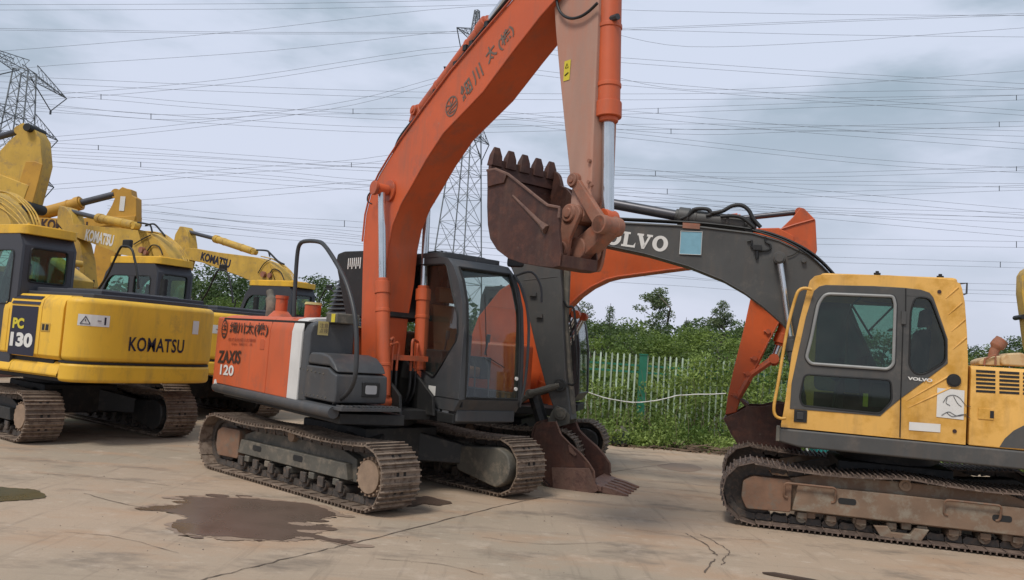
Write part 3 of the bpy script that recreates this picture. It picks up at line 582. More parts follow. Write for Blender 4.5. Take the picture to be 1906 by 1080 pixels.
    b = MB(); p = Q(F, 815, 478, 'y', .5); b.cyl((p.x, .5, 2.78), (p.x, .5, 2.85), .03, 10); b.box(p.x-.08, p.x+.1, .4, .5, 2.8, 2.84); b.build('antenna_mount', M['rub'], C)
    # boom: right face traced, box section
    Y = -.19
    bo = [(672, 668), (672, 600), (674, 520), (676, 450), (681, 400), (692, 355), (706, 325), (727, 290), (748, 258), (790, 200), (840, 133), (900, 62), (945, 10), (985, -38), (1030, -85), (1090, -98), (1098, -70), (1060, -32), (1035, 0), (1008, 30), (955, 98), (900, 172), (827, 248), (795, 297), (770, 342), (748, 380), (732, 420), (724, 460), (718, 520), (706, 590), (698, 668)]
    BP = [(p.x, p.z) for p in (Q(F, x, y, 'y', Y) for x, y in bo)]
    B = slab('boom', BP, Y, .21, M['orange'], r, bevel=.012)
    b = MB(); up_ = [Vector(p) for p in BP[3:14]]; b2 = []
    for i, p in enumerate(up_):                                           # welded edge lip along the top plate
        b2.append((p.x, Y-.012, p.y))
    b.tube(b2, .012, 6); dn = [(p[0], Y-.010, p[1]) for p in BP[17:30]]; b.tube(dn, .008, 6); b.build('boom_edge', M['orange_old'], B)
    b = MB(); q = Q(F, 708, 352, 'y', -.33); b.cyl((q.x, -.40, q.z), (q.x, .42, q.z), .055, 18); b.cyl((q.x, -.43, q.z), (q.x, -.39, q.z), .085, 18); b.cyl((q.x, Y, q.z), (q.x, Y-.03, q.z), .13, 20); b.build('cylinder_pin', M['orange_old'], B, bevel=.006)
    # boom cylinders either side of the boom foot
    for yy in (-.31, .33):
        e_ = Q(F, 708, 352, 'y', -.33); bx = Q(F, 714, 748, 'y', yy) if yy < 0 else Q(F, 779, 752, 'y', yy)
        e2 = (e_.x, yy, e_.z); g_ = Vector(bx).lerp(Vector(e2), .555)
        ram(r, 'boom_cylinder', bx, g_, e2, .082, M['orange'])
    b = MB()                                                             # rigid pipes and hoses at the cylinders' feet
    z0 = 1.30
    for k, (xx, yy) in enumerate(((.72, -.20), (.70, -.12), (.62, .12), (.60, .20))):
        zz = 1.62-.05*(k % 2); b.tube(crv([(.75 if k < 2 else .5, -.26 if k < 2 else .27, zz+.1), (xx, yy, zz+.12), (xx, yy, zz-.05), (xx, yy, 1.35)]), .016, 8)
    b.box(.62, .70, -.28, .30, 1.50, 1.56)
    b.build('steel_pipe', M['orange_old'], B)
    b = MB()
    for k, (xx, yy) in enumerate(((.72, -.20), (.70, -.12), (.62, .12), (.60, .20))): b.tube(crv([(xx, yy, 1.38), (xx, yy, 1.15), (xx-.1, yy*.8, .98), (xx-.35, yy*.5, .97)]), .02, 8)
    b.build('hydraulic_hose', M['rub'], B)
    b = MB()                                                             # arm cylinder lying on the top of the boom
    la = [Q(F, x, y, 'y', .01) for x, y in ((800, 210), (862, 122), (925, 38), (1000, -60))]
    a0 = Q(F, 786, 210, 'y', .01); g0 = Q(F, 912, 42, 'y', .01); e0 = Q(F, 1010, -95, 'y', .01)
    ram(r, 'arm_cylinder', a0, g0, e0, .095, M['orange_old'])
    b = MB(); b.prism([(a0.x-.12, a0.z-.12), (a0.x+.15, a0.z-.1), (a0.x+.06, a0.z+.07), (a0.x-.05, a0.z+.07)], 'xz', -.1, .12); pin(b, a0.x, a0.z, -.13, .15, .06, .03); b.build('cylinder_bracket', M['orange_old'], B, bevel=.008)
    b = MB()
    for dx, yy in ((0, -.1), (6, -.04)):
        b.tube(crv([Q(F, x+dx, y, 'y', yy) for x, y in ((780, 214), (760, 236), (742, 262), (733, 290), (731, 308))]), .022, 8)
    for yy in (-.14, .16): b.tube(crv([Q(F, x, y, 'y', yy) for x, y in ((775, 222), (800, 186), (850, 118), (905, 48), (960, -20))]), .017, 8)
    for (x, y) in ((812, 172), (850, 120), (880, 82), (908, 46), (868, 90)): q = Q(F, x, y, 'y', -.14); b.box(q.x-.03, q.x+.03, -.17, .18, q.z-.03, q.z+.03)
    b.build('boom_hose', M['rub'], B, smooth=60)
    b = MB(); b.tube(crv([Q(F, x, y, 'y', -.3) for x, y in ((697, 352), (686, 362), (684, 374), (692, 380))]), .008, 6); b.build('grease_line', M['rub'], B)
    # lettering up the boom
    p, q, t_ = Q(F, 838, 214, 'y', Y), Q(F, 965, 88, 'y', Y), None
    n_ = Q(F, 832, 182, 'y', Y); ud = (Q(F, 950, 60, 'y', Y)-Q(F, 843, 200, 'y', Y)).normalized(); vd = Vector((-ud.z, 0, ud.x))
    def chx(px, py, s, h, w_):
        c = Q(F, px, py, 'y', Y); O = c-ud*w_/2-vd*h/2; text('lettering', s, M['inkfade'], B, flat(O, ud, vd, .005), h, width=w_, bold=.02)
    chx(868, 166, '細', .19, .2); chx(889, 138, '川', .19, .17); chx(914, 99, '太', .18, .17); chx(942, 70, '(株)', .17, .26)
    c = Q(F, 841, 198, 'y', Y); b = MB(); rr = .115
    for r_, r2_ in ((rr, rr-.016),):
        vs = [c+(ud*math.cos(a)+vd*math.sin(a))*q_+Vector((0, -.005, 0)) for q_ in (r_, r2_) for a in [2*math.pi*i/32 for i in range(32)]]
        b.add(vs, [(i, (i+1) % 32, 32+(i+1) % 32, 32+i) for i in range(32)])
    for (a1, a2) in (((-.1, 0), (.1, 0)), ((-.07, -.05), (.05, -.09)), ((0, 0), (0, .1)), ((0, .01), (-.075, .07)), ((0, .01), (.075, .07)), ((-.08, -.03), (.09, -.04))):
        A = c+ud*a1[0]+vd*a1[1]; D = c+ud*a2[0]+vd*a2[1]; w_ = (D-A).normalized(); n2 = Vector((0, 1, 0)).cross(w_)*.007; b.add([A-n2+Vector((0, -.0055, 0)), D-n2+Vector((0, -.0055, 0)), D+n2+Vector((0, -.0055, 0)), A+n2+Vector((0, -.0055, 0))], [(0, 1, 2, 3)])
    b.build('round_emblem', M['inkfade'], B)
    # arm
    Y = -.14
    ar = [(1010, -120), (1022, -60), (1030, 0), (1034, 60), (1042, 150), (1051, 240), (1060, 325), (1064, 350), (1060, 392), (1066, 412), (1082, 412), (1092, 392), (1100, 362), (1102, 300), (1108, 150), (1114, 0), (1120, -90), (1080, -150)]
    A = slab('arm', [(p.x, p.z) for p in (Q(F, x, y, 'y', Y) for x, y in ar)], Y, .15, M['arm_dust'], r, bevel=.014)
    p = Q(F, 1049, 152, 'y', Y); decal('yellow_decal', M['decal_y'], A, flat(p, (1, 0, 0), (0, 0, 1), .005), .085, .19)
    b = MB(); b.tube([(p.x+.02, Y-.008, p.z+.12), (p.x+.06, Y-.008, p.z+.12), (p.x+.04, Y-.008, p.z+.16)], .003, 4, closed=True); b.tube([(p.x+.02, Y-.008, p.z+.05), (p.x+.065, Y-.008, p.z+.07)], .005, 4); b.build('decal_mark', M['rub'], A)
    b = MB(); b.tube(crv([Q(F, x, y, 'y', Y-.04) for x, y in ((1035, -40), (1037, 5), (1045, 25), (1060, 34), (1078, 32), (1095, 22), (1112, 6))]), .014, 8); b.build('hose', M['rub'], A, smooth=60)
    b = MB(); q1 = Q(F, 1072, 337, 'y', Y); q2 = Q(F, 1073, 400, 'y', Y); pin(b, q1.x, q1.z, Y-.06, .24, .06, .03); pin(b, q2.x, q2.z, Y-.10, .25, .085, .05); b.build('arm_pin', M['link_rust'], A, bevel=.008)
    b = MB(); 
    for k, (x, y) in enumerate(((1098, 340), (1103, 345), (1099, 300))): q = Q(F, x, y, 'y', Y-.0); b.cyl((q.x, Y-.025, q.z), (q.x, Y, q.z), .018, 8)
    b.build('arm_bolts', M['link_rust'], A)
    # bucket cylinder and links
    a_ = Q(F, 1136, -20, 'y', 0); g_ = Q(F, 1132, 222, 'y', 0); e_ = Q(F, 1131, 408, 'y', 0)
    bc = ram(r, 'bucket_cylinder', a_, g_, e_, .105, M['orange'], rr=.055)
    b = MB(); q = Q(F, 1147, 38, 'y', 0); b.cyl((q.x-.02, -.05, q.z), (q.x+.07, -.05, q.z), .03, 8); b.build('hose_port', M['rail'], bc)
    b = MB(); 
    for sy in (-.15, .02):
        l1, l2 = Vector((q1.x, 0, q1.z)), Vector((e_.x-.06, 0, e_.z)); l2 = Q(F, 1112, 416, 'y', -.2); d = (l2-l1); d.y = 0; n_ = Vector((-d.z, 0, d.x)).normalized()*.062
        l1.y = l2.y = 0; vs = [(p.x, yy, p.z) for yy in (sy-.028, sy+.028) for p in (l1-n_*.8, l2-n_, l2+n_, l1+n_*.8)]
        b.add(vs, [(0, 1, 2, 3), (7, 6, 5, 4), (0, 4, 5, 1), (1, 5, 6, 2), (2, 6, 7, 3), (3, 7, 4, 0)]); b.cyl((l1.x, sy-.03, l1.z), (l1.x, sy+.03, l1.z), .07, 18); b.cyl((l2.x, sy-.04, l2.z), (l2.x, sy+.04, l2.z), .085, 18)
    b.cyl((l2.x, -.19, l2.z), (l2.x, .06, l2.z), .08, 18)
    b.build('bucket_link', M['link_rust'], r, bevel=.008)
    bp = Q(F, 1045, 467, 'y', -.2); b = MB(); k1, k2 = Vector((l2.x, 0, l2.z)), Vector((bp.x+.12, 0, bp.z+.02))
    d = k2-k1; n_ = Vector((-d.z, 0, d.x)).normalized()*.085; vs = [(p.x, yy, p.z) for yy in (-.12, .03) for p in (k1-n_, k2-n_*1.2, k2+n_*1.2, k1+n_)]
    b.add(vs, [(0, 1, 2, 3), (7, 6, 5, 4), (0, 4, 5, 1), (1, 5, 6, 2), (2, 6, 7, 3), (3, 7, 4, 0)]); b.cyl((k2.x, -.14, k2.z), (k2.x, .08, k2.z), .11, 18); b.build('power_link', M['link_rust'], r, bevel=.015)
    # bucket
    Y = -.45; Y2 = .37
    sp_ = [(186, 300), (180, 420), (178, 560), (183, 690), (200, 790), (250, 870), (330, 930), (430, 965), (540, 985), (650, 996), (700, 985), (708, 900), (700, 800), (692, 720), (700, 640), (705, 566), (620, 550), (560, 505), (480, 440), (340, 330), (245, 290)]
    SPl = TX('c7', F, Y, sp_)
    b = MB(); b.prism(SPl, 'xz', Y, Y+.03); BK = b.build('bucket', M['bucket'], r, bevel=.006)
    b = MB(); b.prism(SPl, 'xz', Y2-.03, Y2); b.build('side_plate', M['bucket'], BK, bevel=.006)
    shell('bucket_shell', SPl[:12], Y+.005, Y2-.005, .022, M['bucket'], BK)
    b = MB(); q_ = [Vector((p[0], Y-.008, p[1])) for p in SPl]; b.tube(q_[14:]+[q_[0]], .014, 6); b.build('mouth_edge', M['bucket_bare'], BK)
    a1, a2 = T('c7', F, 'y', Y, [(365, 480), (610, 725)]); b = MB(); b.tube([a1, a1.lerp(a2, .8), a2], [.01, .022, .045], 8); b.build('wear_strip', M['bucket_bare'], BK)
    # hinge ears on the bucket back
    ear = TX('c7', F, -.2, [(560, 960), (600, 800), (660, 640), (770, 560), (810, 545), (850, 560), (865, 610), (830, 690), (790, 780), (775, 870), (765, 930), (742, 990), (640, 985)])
    b = MB()
    for yy in (-.23, .2): b.prism(rnd(ear, .03), 'xz', yy, yy+.04)
    pin(b, bp.x, bp.z, -.25, .26, .07, .04); pin(b, q2.x, q2.z, -.25, .26, .08, .045)
    b.build('bucket_ear', M['link_rust'], BK, bevel=.008)
    xl, xh = SPl[0][0], SPl[9][0]                                            # the bucket narrows towards its hinge
    for o in [c for c in r.children_recursive if c.parent == BK and c.name.split('.')[0] in ('side_plate', 'bucket_shell')]:
        for v in o.data.vertices: k = 1-.46*min(1, max(0, (v.co.x-xl-.15)/(xh-xl-.15))); v.co.y = Y+(v.co.y-Y)*k
    # near ear on the side plate itself (visible boss)
    m_ = Q(F, 860+710/3.856, 240+870/3.856, 'y', -.23); b = MB(); b.ring((m_.x, 0, m_.z), .035, .08, -.26, -.22, 18); b.build('boss', M['link_rust'], BK)
    # teeth on the lip
    lipo = Vector((SPl[0][0], 0, SPl[0][1])); tp = T('c7', F, 'y', Y, [(212, 104)])[0]; dd = Vector((tp.x-lipo.x, 0, tp.z-lipo.z))
    up_ = Vector((-dd.z, 0, dd.x))
    b = MB(); lip = [(SPl[0][0]-.0, SPl[0][1]-.05), (SPl[0][0]+.0, SPl[0][1]+.12), (SPl[0][0]+.04, SPl[0][1]+.12), (SPl[0][0]+.05, SPl[0][1]-.05)]; b.prism(lip, 'xz', Y, Y2); b.build('lip_plate', M['bucket'], BK, bevel=.006)
    for k in range(5):
        yy = Y+.06+(Y2-Y-.12)*k/4; tooth(BK, (lipo.x+.02, yy, lipo.z+.05), dd, up_, .13, dd.length-.08, M['bucket'], th=.085)
    sc_ = TX('c7', F, Y, [(192, 420), (190, 300), (230, 285), (330, 330), (310, 390), (260, 400)])
    for yy in (Y-.02, Y2-.01): b = MB(); b.prism(sc_, 'xz', yy, yy+.03); b.build('side_cutter', M['bucket'], BK, bevel=.005)
    hp = TX('c7', F, .37, [(600, 400), (640, 335), (685, 306), (715, 335), (732, 400), (738, 480), (680, 520), (600, 480)])
    b = MB(); b.prism(rnd(hp, .03), 'xz', .33, .37); b.build('side_cutter', M['bucket'], BK, bevel=.006)
    return r
build_z()
# ================================================================== yellow excavators on the left
def k_base(F, lab, name='excavator'):
    """undercarriage, house and cab shared by the yellow machines (boom set comes separately)"""
    r = empty('excavator', (FR[F][0], FR[F][1], 0), FR[F][2], label=lab, cat='excavator', group='yellow excavators parked in a row')
    undercarriage(r, dict(c=1.44, H=.70, gauge=1.99, w=.50, sprocket=-1, n=43, sag=.04, mats=dict(frame=M['frame_dk'], guard=M['frame_dk'], motor=M['frame_dk'], shoe=M['shoe'])), FR['KU'][2]-FR['K'][2])
    b = MB(); b.prism([(-1.8, -1.1), (1.4, -1.15), (1.4, -.4), (.9, -.35), (.9, .25), (1.3, .3), (1.3, 1.15), (-1.8, 1.1)], 'xy', .84, .94)
    b.box(-1.55, 1.15, -1.1, 1.17, .93, 1.9) if False else b.box(-1.5, -.45, -1.1, 1.15, .93, 1.93)
    b.box(-.5, .8, -.40, -.34, .9, 1.45); b.box(-.5, .8, .2, .26, .9, 1.45); b.box(-.5, 1.2, -1.15, -.45, .93, 1.75)
    b.build('revolving_frame', M['blk'], r, bevel=.01)
    # side covers, left side (towards the camera) from cab to counterweight
    def cover(x0, x1, z0, z1, nm='side_panel', side=1, mt='yellow'):
        y = 1.22*side; s = [(y-.5*side, z0), (y-.05*side, z0), (y, z0+.05), (y, z1-.20), (y-.02*side, z1-.10), (y-.10*side, z1-.02), (y-.5*side, z1)]
        b = MB(); b.prism(s, 'yz', x0, x1); return b.build(nm, M[mt], r, bevel=.01)
    p1 = cover(-1.215, -.45, 1.135, 2.03); p2 = cover(-1.70, -1.225, 1.135, 2.03)
    cover(-1.70, -.60, .90, 1.128, 'lower_panel'); cover(-.592, 1.25, .90, 1.128, 'lower_panel'); cover(-.44, -.30, 1.135, 1.97)
    cover(-1.68, 1.2, .90, 1.8, side=-1)
    # counterweight
    pl = []
    for i in range(41):
        a = math.pi/2-math.pi*i/40; pl.append((-1.71-.43*abs(math.cos(a))**.62, (1.23 if a > 0 else 1.14)*math.copysign(abs(math.sin(a))**(.55 if a > 0 else .62), math.sin(a))))
    b = MB(); b.prism(pl, 'xy', 1.128, 2.0); cw = b.build('counterweight', M['yellow'], r, bevel=.085, seg=4, smooth=50)
    b = MB(); b.prism(pl, 'xy', .86, 1.118); b.build('counterweight_base', M['yellow'], cw, bevel=.05, seg=3, smooth=50)
    b = MB(); b.prism([(x*1.0+.01 if abs(y) < 1.2 else x, y*.992) for x, y in pl], 'xy', 1.11, 1.14); b.build('counterweight_gap', M['blk'], cw)
    cum = [0]
    for i in range(40): cum.append(cum[-1]+math.hypot(pl[i+1][0]-pl[i][0], pl[i+1][1]-pl[i][1]))
    def surf(s, z, o=.006):
        s = max(0, min(cum[-1]-1e-4, s)); i = 0
        while cum[i+1] < s: i += 1
        t = (s-cum[i])/(cum[i+1]-cum[i]); x = pl[i][0]+(pl[i+1][0]-pl[i][0])*t; y = pl[i][1]+(pl[i+1][1]-pl[i][1])*t
        dx, dy = pl[i+1][0]-pl[i][0], pl[i+1][1]-pl[i][1]; l = math.hypot(dx, dy); return Vector((x+dy/l*o, y-dx/l*o, z))
    def s_at(y): 
        for i in range(40):
            if pl[i+1][1] <= y: return cum[i]+(pl[i][1]-y)/(pl[i][1]-pl[i+1][1]+1e-9)*(cum[i+1]-cum[i])
    s0 = s_at(.50)
    text('lettering', 'KOMATSU', M['navy'], cw, lambda u, v: surf(s0+u, 1.31+v), .20, width=.92, bold=.02, space=1.07, cut=.03)
    s1 = s_at(1.17); pv = lambda u, v: surf(s1+u*.8, 1.62+v*.85, .004)
    b = MB()
    for i in range(5): b.add([pv(i*.1, 0), pv(i*.1+.1, 0), pv(i*.1+.1, .18), pv(i*.1, .18)], [(0, 1, 2, 3)])
    wd = b.build('warning_decal', M['white'], cw)
    b = MB(); pv2 = lambda u, v: surf(s1+u*.8, 1.62+v*.85, .008); 
    for A, D in (((.04, .03), (.19, .03)), ((.19, .03), (.115, .15)), ((.115, .15), (.04, .03)), ((.30, .09), (.36, .09)), ((.115, .07), (.115, .1))): b.tube([pv2(*A), pv2(*D)], .005, 4)
    b.add([pv2(.41, .03), pv2(.44, .03), pv2(.44, .15), pv2(.41, .15)], [(0, 1, 2, 3)]); b.build('decal_mark', M['navy'], wd)
    s2 = s_at(-.55); decal('warning_decal', M['white'], cw, lambda u, v: surf(s2+u, 1.6+v, .006), .12, .2)
    # number panel on the left cover
    O = Vector((-.52, 1.222, 1.15)); P_ = flat(O, (-1, 0, 0), (0, 0, 1), .003)
    decal('number_panel', M['navy'], p1, P_, .62, .68)
    text('lettering', 'PC', M['decal_y'], p1, flat(O+Vector((-.06, 0, .36)), (-1, 0, 0), (0, 0, 1), .007), .15, width=.27, bold=.05)
    text('lettering', '130', M['white'], p1, flat(O+Vector((-.04, 0, .11)), (-1, 0, 0), (0, 0, 1), .007), .20, width=.53, bold=.05)
    b = MB()
    for z0, z1, dy in ((1.86, 1.91, .0), (1.935, 1.98, -.035)): b.prism([(1.224+dy*.5, z0), (1.228+dy*.5, z0), (1.20+dy, z1), (1.195+dy, z1)], 'yz', -1.16, -.5)
    b.build('stripe_decal', M['navy'], p1)
    b = MB(); b.prism(rnd([(-1.45, 1.50), (-1.24, 1.50), (-1.24, 1.62), (-1.45, 1.62)], .02), 'xz', 1.20, 1.228); dl = b.build('door_latch', M['yellow_old'], p2, bevel=.006)
    b = MB(); b.box(-1.42, -1.36, 1.226, 1.232, 1.52, 1.6); b.box(-1.33, -1.28, 1.226, 1.232, 1.52, 1.6); b.build('latch_slot', M['rub'], dl)
    # black hood top
    b = MB(); b.prism([(-1.9, -1.0), (-.5, -1.05), (-.5, 1.05), (-1.9, .95), (-2.05, .5), (-2.05, -.5)], 'xy', 1.98, 2.06)
    b.prism([(-1.85, -.95), (-.6, -1.0), (-.6, .95), (-1.85, .8)], 'xy', 2.05, 2.12)
    for yy in (-.6, -.1, .4): b.box(-1.7, -.9, yy, yy+.3, 2.11, 2.14)
    b.build('engine_hood', M['kgrey'], r, bevel=.02)
    b = MB(); b.cyl((-1.2, -.7, 2.1), (-1.2, -.7, 2.42), .055, 14); b.build('exhaust_pipe', M['blk'], r)
    # cab
    prof = [(-.55, .98), (1.28, .98), (1.36, 1.15), (1.34, 1.7), (1.24, 2.2), (1.05, 2.68), (.85, 2.86), (-.45, 2.86), (-.55, 2.70)]
    wl = rnd([(.28, 1.5), (1.24, 1.5), (1.16, 2.1), (.98, 2.5), (.82, 2.62), (.28, 2.62)], .08)
    wl2 = rnd([(-.38, 1.85), (.12, 1.85), (.12, 2.62), (-.38, 2.62)], .08)
    global rear_z; rear_z = (2.18, 2.67)
    C = cab(r, .38, 1.2, prof, dict(shell=M['kgrey'], roof=M['yellow']), {'R': [wl, wl2], 'L': [wl, wl2]}, roof=dict(x0=-.57, x1=1.0, z=2.86, t=.13), glassm='green', frontseg=(2, 6), rearwin=8, seatz=1.4)
    b = MB(); b.tube(crv([(1.3, 1.24, 1.2), (1.36, 1.28, 1.9), (1.3, 1.27, 2.5)]), .016, 8); b.build('cab_handrail', M['rub'], C)
    b = MB(); b.tube(crv(T('e2', 'K', 'y', -1.12, [(735, 830), (800, 730), (850, 620), (895, 528), (920, 515), (955, 518), (985, 545), (1002, 610), (1020, 700), (1032, 830)])), .02, 8); hr = b.build('handrail', M['rub'], r, smooth=60)
    q = Q('K', 950/4., 330+500/4., 'y', -1.2); b = MB(); b.box(q.x-.1, q.x+.1, -1.24, -1.16, q.z-.06, q.z+.08); b.build('mirror', M['rub'], hr, bevel=.02)
    return r
def hoses(b, F, v, pts, k=3, sp=.055, r=.014):
    for i in range(k): b.tube(crv([p + Vector((0, -i*sp-.02, .012)) for p in T('p', F, 'y', v, pts)]), r, 6)
def P(cr_, pts):
    ox, oy, s = CROP[cr_]; return [(ox+x/s, oy+y/s) for x, y in pts]
def boom_set(r, F, boom, arm, cyl, mt='yellow_old', armcyl=.10, Yb=.19, letter=None, extra=None, armm=None, hose=None, feet=True, bucket=True, side=1):
    """boom, arm, arm cylinder traced in the plane of their near side and given their real thickness"""
    sg = 1 if Yb > 0 else -1
    bp = [(p.x, p.z) for p in (q if isinstance(q, Vector) else Q(F, q[0], q[1], 'y', q[2] if len(q) > 2 else Yb) for q in boom)]
    B = slab('boom', bp, -Yb, Yb, M[mt], r, bevel=.015)
    ya = Yb*.8; ap = [(p.x, p.z) for p in (q if isinstance(q, Vector) else Q(F, q[0], q[1], 'y', ya) for q in arm)]
    A = slab('arm', ap, -ya, ya, M[armm or mt], r, bevel=.015)
    if cyl:
        a, g, e = [Q(F, x, y, 'y', 0) for x, y in cyl]; ram(r, 'arm_cylinder', a, g, e, armcyl, M[mt], rod=M['rod_dk'])
    if letter:
        s, (x0, y0), (x1, y1), h, mtl = letter; p, q = Q(F, x0, y0, 'y', Yb), Q(F, x1, y1, 'y', Yb); u = (q-p); 
        vd = Vector((-u.z, 0, u.x)).normalized(); vd = vd if vd.z > 0 else -vd
        n_ = u.cross(vd).y*Yb; text('lettering', s, M[mtl], B, flat(p, u, vd, .006 if n_ > 0 else -.006), h, width=u.length, bold=.045)
    if hose:
        b = MB(); hoses(b, F, Yb, hose); b.build('boom_hose', M['yellow_old'], B, smooth=60)
    if feet:
        for yy in (-.33, .33): ram(r, 'boom_cylinder', (.78, yy, 1.02), (.55, yy, 1.95), feet if isinstance(feet, tuple) else (.5, yy, 2.6), .07, M[mt])
    return B, A
def rest_bucket(r, px, pz, mt='bucket', w=.42, ang=0.0, s=1.0):
    """bucket hanging from the arm tip at (px, pz), curled towards the machine"""
    cur = [(0.10, .06), (.28, -.02), (.42, -.22), (.45, -.5), (.33, -.78), (.08, -.93), (-.22, -.92), (-.42, -.84)]
    side = cur+[(-.45, -.76), (-.2, -.35), (-.12, .02), (0, .1)]
    ca, sa = math.cos(ang), math.sin(ang); f = lambda p: (px+s*(p[0]*ca-p[1]*sa), pz+s*(p[0]*sa+p[1]*ca))
    cc = [f(p) for p in crv(cur, 4)]; ss = cc+[f(p) for p in side[8:]]
    b = MB(); b.prism(ss, 'xz', -w, -w+.03); BK = b.build('bucket', M[mt], r, bevel=.006)
    b = MB(); b.prism(ss, 'xz', w-.03, w); b.build('side_plate', M[mt], BK, bevel=.006)
    shell('bucket_shell', cc, -w+.005, w-.005, -.022, M[mt], BK)
    d = Vector((cc[-1][0]-cc[-2][0], 0, cc[-1][1]-cc[-2][1])).normalized()
    for k in range(5): tooth(BK, (cc[-1][0], -w+.05+(2*w-.1)*k/4, cc[-1][1]), d, Vector((-d.z, 0, d.x)), .08, .18, M[mt])
    return BK
# ---- nearest yellow machine
kr = k_base('K', 'nearest yellow excavator with PC 130 on its dark blue side panel')
k2 = copy_tree(kr); k3 = copy_tree(kr); k4 = copy_tree(kr); k5 = copy_tree(kr); kr_base = copy_tree(kr)
for o, f, lab in ((k2, 'K2', 'second yellow excavator with white lettering on its boom, behind the nearest one'),
                  (k3, 'K3', 'farthest right yellow excavator, with navy lettering on the boom above its cab'),
                  (k4, 'K4', 'mostly hidden excavator with orange yellow boom and pointed arm end above the nearest cab'),
                  (k5, 'K5', 'excavator at the left edge showing only its tall dull yellow arm end')):
    o.location = (FR[f][0], FR[f][1], 0); o.rotation_euler[2] = FR[f][2]; o['label'] = lab
V3 = lambda x, z: Vector((x, 0, z))
# boom of the nearest machine: rises behind its cab and leaves the picture on the left
B, A = boom_set(kr, 'K', [V3(-.12, 1.45), V3(.12, 1.35)]+[V3(.75, 2.3), V3(1.2, 2.75), V3(2.2, 3.0), V3(4.0, 2.9), V3(4.05, 3.15), V3(3.2, 3.45)]+[(-60, 362, -.19), (-20, 357, -.19), (0, 359, -.19), (16, 364, -.19), (34, 377, -.19), (50, 396, -.19), (60, 418, -.19), (64, 440, -.19)]+[V3(-.2, 2.3)],
    [V3(3.8, 3.3), V3(3.6, 2.9), V3(4.0, .9), V3(4.2, .9), V3(4.35, 3.0), V3(4.2, 3.9)], None, hose=[(-30, 355), (0, 357), (17, 362), (35, 375), (51, 394), (60, 415), (63, 432)])
rest_bucket(kr, 4.1, .98)
b = MB()
for k in range(3): b.tube(crv([p+Vector((0, .0+k*.002, -.05-.085*k)) for p in T('p', 'K', 'y', .2, [(-20, 358), (2, 362), (20, 373), (38, 390), (54, 415), (60, 440)])]), .012, 6)
b.build('boom_pipe', M['yellow_old'], B, smooth=60)
# second machine
B, A = boom_set(k2, 'K2', P('c1', [(385, 705), (440, 690), (600, 705), (850, 730)])+[q+(-.12,) for q in P('c1', [(900, 738), (960, 760), (1010, 800), (1050, 850), (1080, 900), (1090, 960)])]+[V3(.25, 1.4), V3(0, 1.4)]+P('c1', [(930, 950), (900, 900), (800, 885), (700, 868), (640, 838), (520, 795), (395, 745)]),
    P('c1', [(350, 580), (385, 590), (420, 630), (432, 690), (440, 740), (470, 800), (492, 900), (500, 1000), (510, 1060), (455, 1080), (440, 1000), (438, 850), (400, 760), (335, 680), (340, 620)]), P('c1', [(800, 700), (580, 655), (408, 612)]),
    letter=('KOMATSU', P('c1', [(500, 785)])[0], P('c1', [(665, 825)])[0], .26, 'white'), hose=P('c1', [(840, 735), (920, 742), (970, 768), (1020, 810), (1062, 860), (1090, 920)]))
rest_bucket(k2, 4.3, 1.0)
b = MB(); b.tube(crv(T('c1', 'K2', 'y', .2, [(815, 680), (870, 690), (890, 700), (900, 740)])), .02, 6); b.tube(crv(T('c1', 'K2', 'y', .2, [(860, 700), (910, 690), (950, 730), (975, 760)])), .02, 6); b.tube(crv(T('c1', 'K2', 'y', .22, [(790, 810), (840, 780), (890, 755)])), .012, 6); b.tube(crv(T('c1', 'K2', 'y', .22, [(870, 850), (900, 815), (940, 825), (960, 870)])), .014, 6)
b.build('hydraulic_hose', M['rub'], B)
b = MB(); q = T('c1', 'K2', 'y', .2, [(848, 845), (870, 860)]); b.cyl(q[0], q[0]+Vector((0, .08, 0)), .07, 12); b.cyl(q[1], q[1]+Vector((0, .06, 0)), .05, 12); b.build('cylinder_pin', M['link_rust'], B)
# third machine
B, A = boom_set(k3, 'K3', P('d6', [(10, 385), (40, 368), (90, 368), (300, 405), (560, 438)])+[q+(-.12,) for q in P('d6', [(700, 460), (800, 500), (870, 560), (915, 640), (930, 720)])]+[V3(.25, 1.4), V3(0, 1.4)]+P('d6', [(700, 720), (600, 660), (480, 605), (300, 540), (160, 490), (20, 462)]),
    P('c1', [(1062, 703), (1085, 705), (1105, 735), (1115, 800), (1120, 850), (1110, 880), (1090, 960), (1060, 960), (1050, 850), (1025, 800), (1035, 750)]), P('d6', [(600, 400), (270, 290), (30, 228)]),
    letter=('KOMATSU', P('d6', [(148, 470)])[0], P('d6', [(392, 538)])[0], .24, 'navy'), hose=P('d6', [(650, 440), (760, 470), (830, 520), (890, 580), (925, 660)]))
rest_bucket(k3, 4.3, 1.0)
b = MB(); b.tube(crv(T('d6', 'K3', 'y', .2, [(620, 385), (700, 390), (730, 410), (800, 480), (850, 505)])), .025, 6); b.tube(crv(T('d6', 'K3', 'y', .2, [(720, 400), (730, 440)])), .02, 6); b.tube(crv(T('d6', 'K3', 'y', .22, [(630, 580), (680, 500), (740, 460)])), .012, 6); b.tube(crv(T('d6', 'K3', 'y', .22, [(720, 600), (760, 545), (820, 570), (850, 640)])), .015, 6)
b.build('hydraulic_hose', M['rub'], B)
b = MB(); q = T('d6', 'K3', 'y', .2, [(685, 590), (735, 600)]); b.cyl(q[0], q[0]+Vector((0, .08, 0)), .08, 12); b.cyl(q[1], q[1]+Vector((0, .06, 0)), .07, 12); b.build('cylinder_pin', M['link_rust'], B)
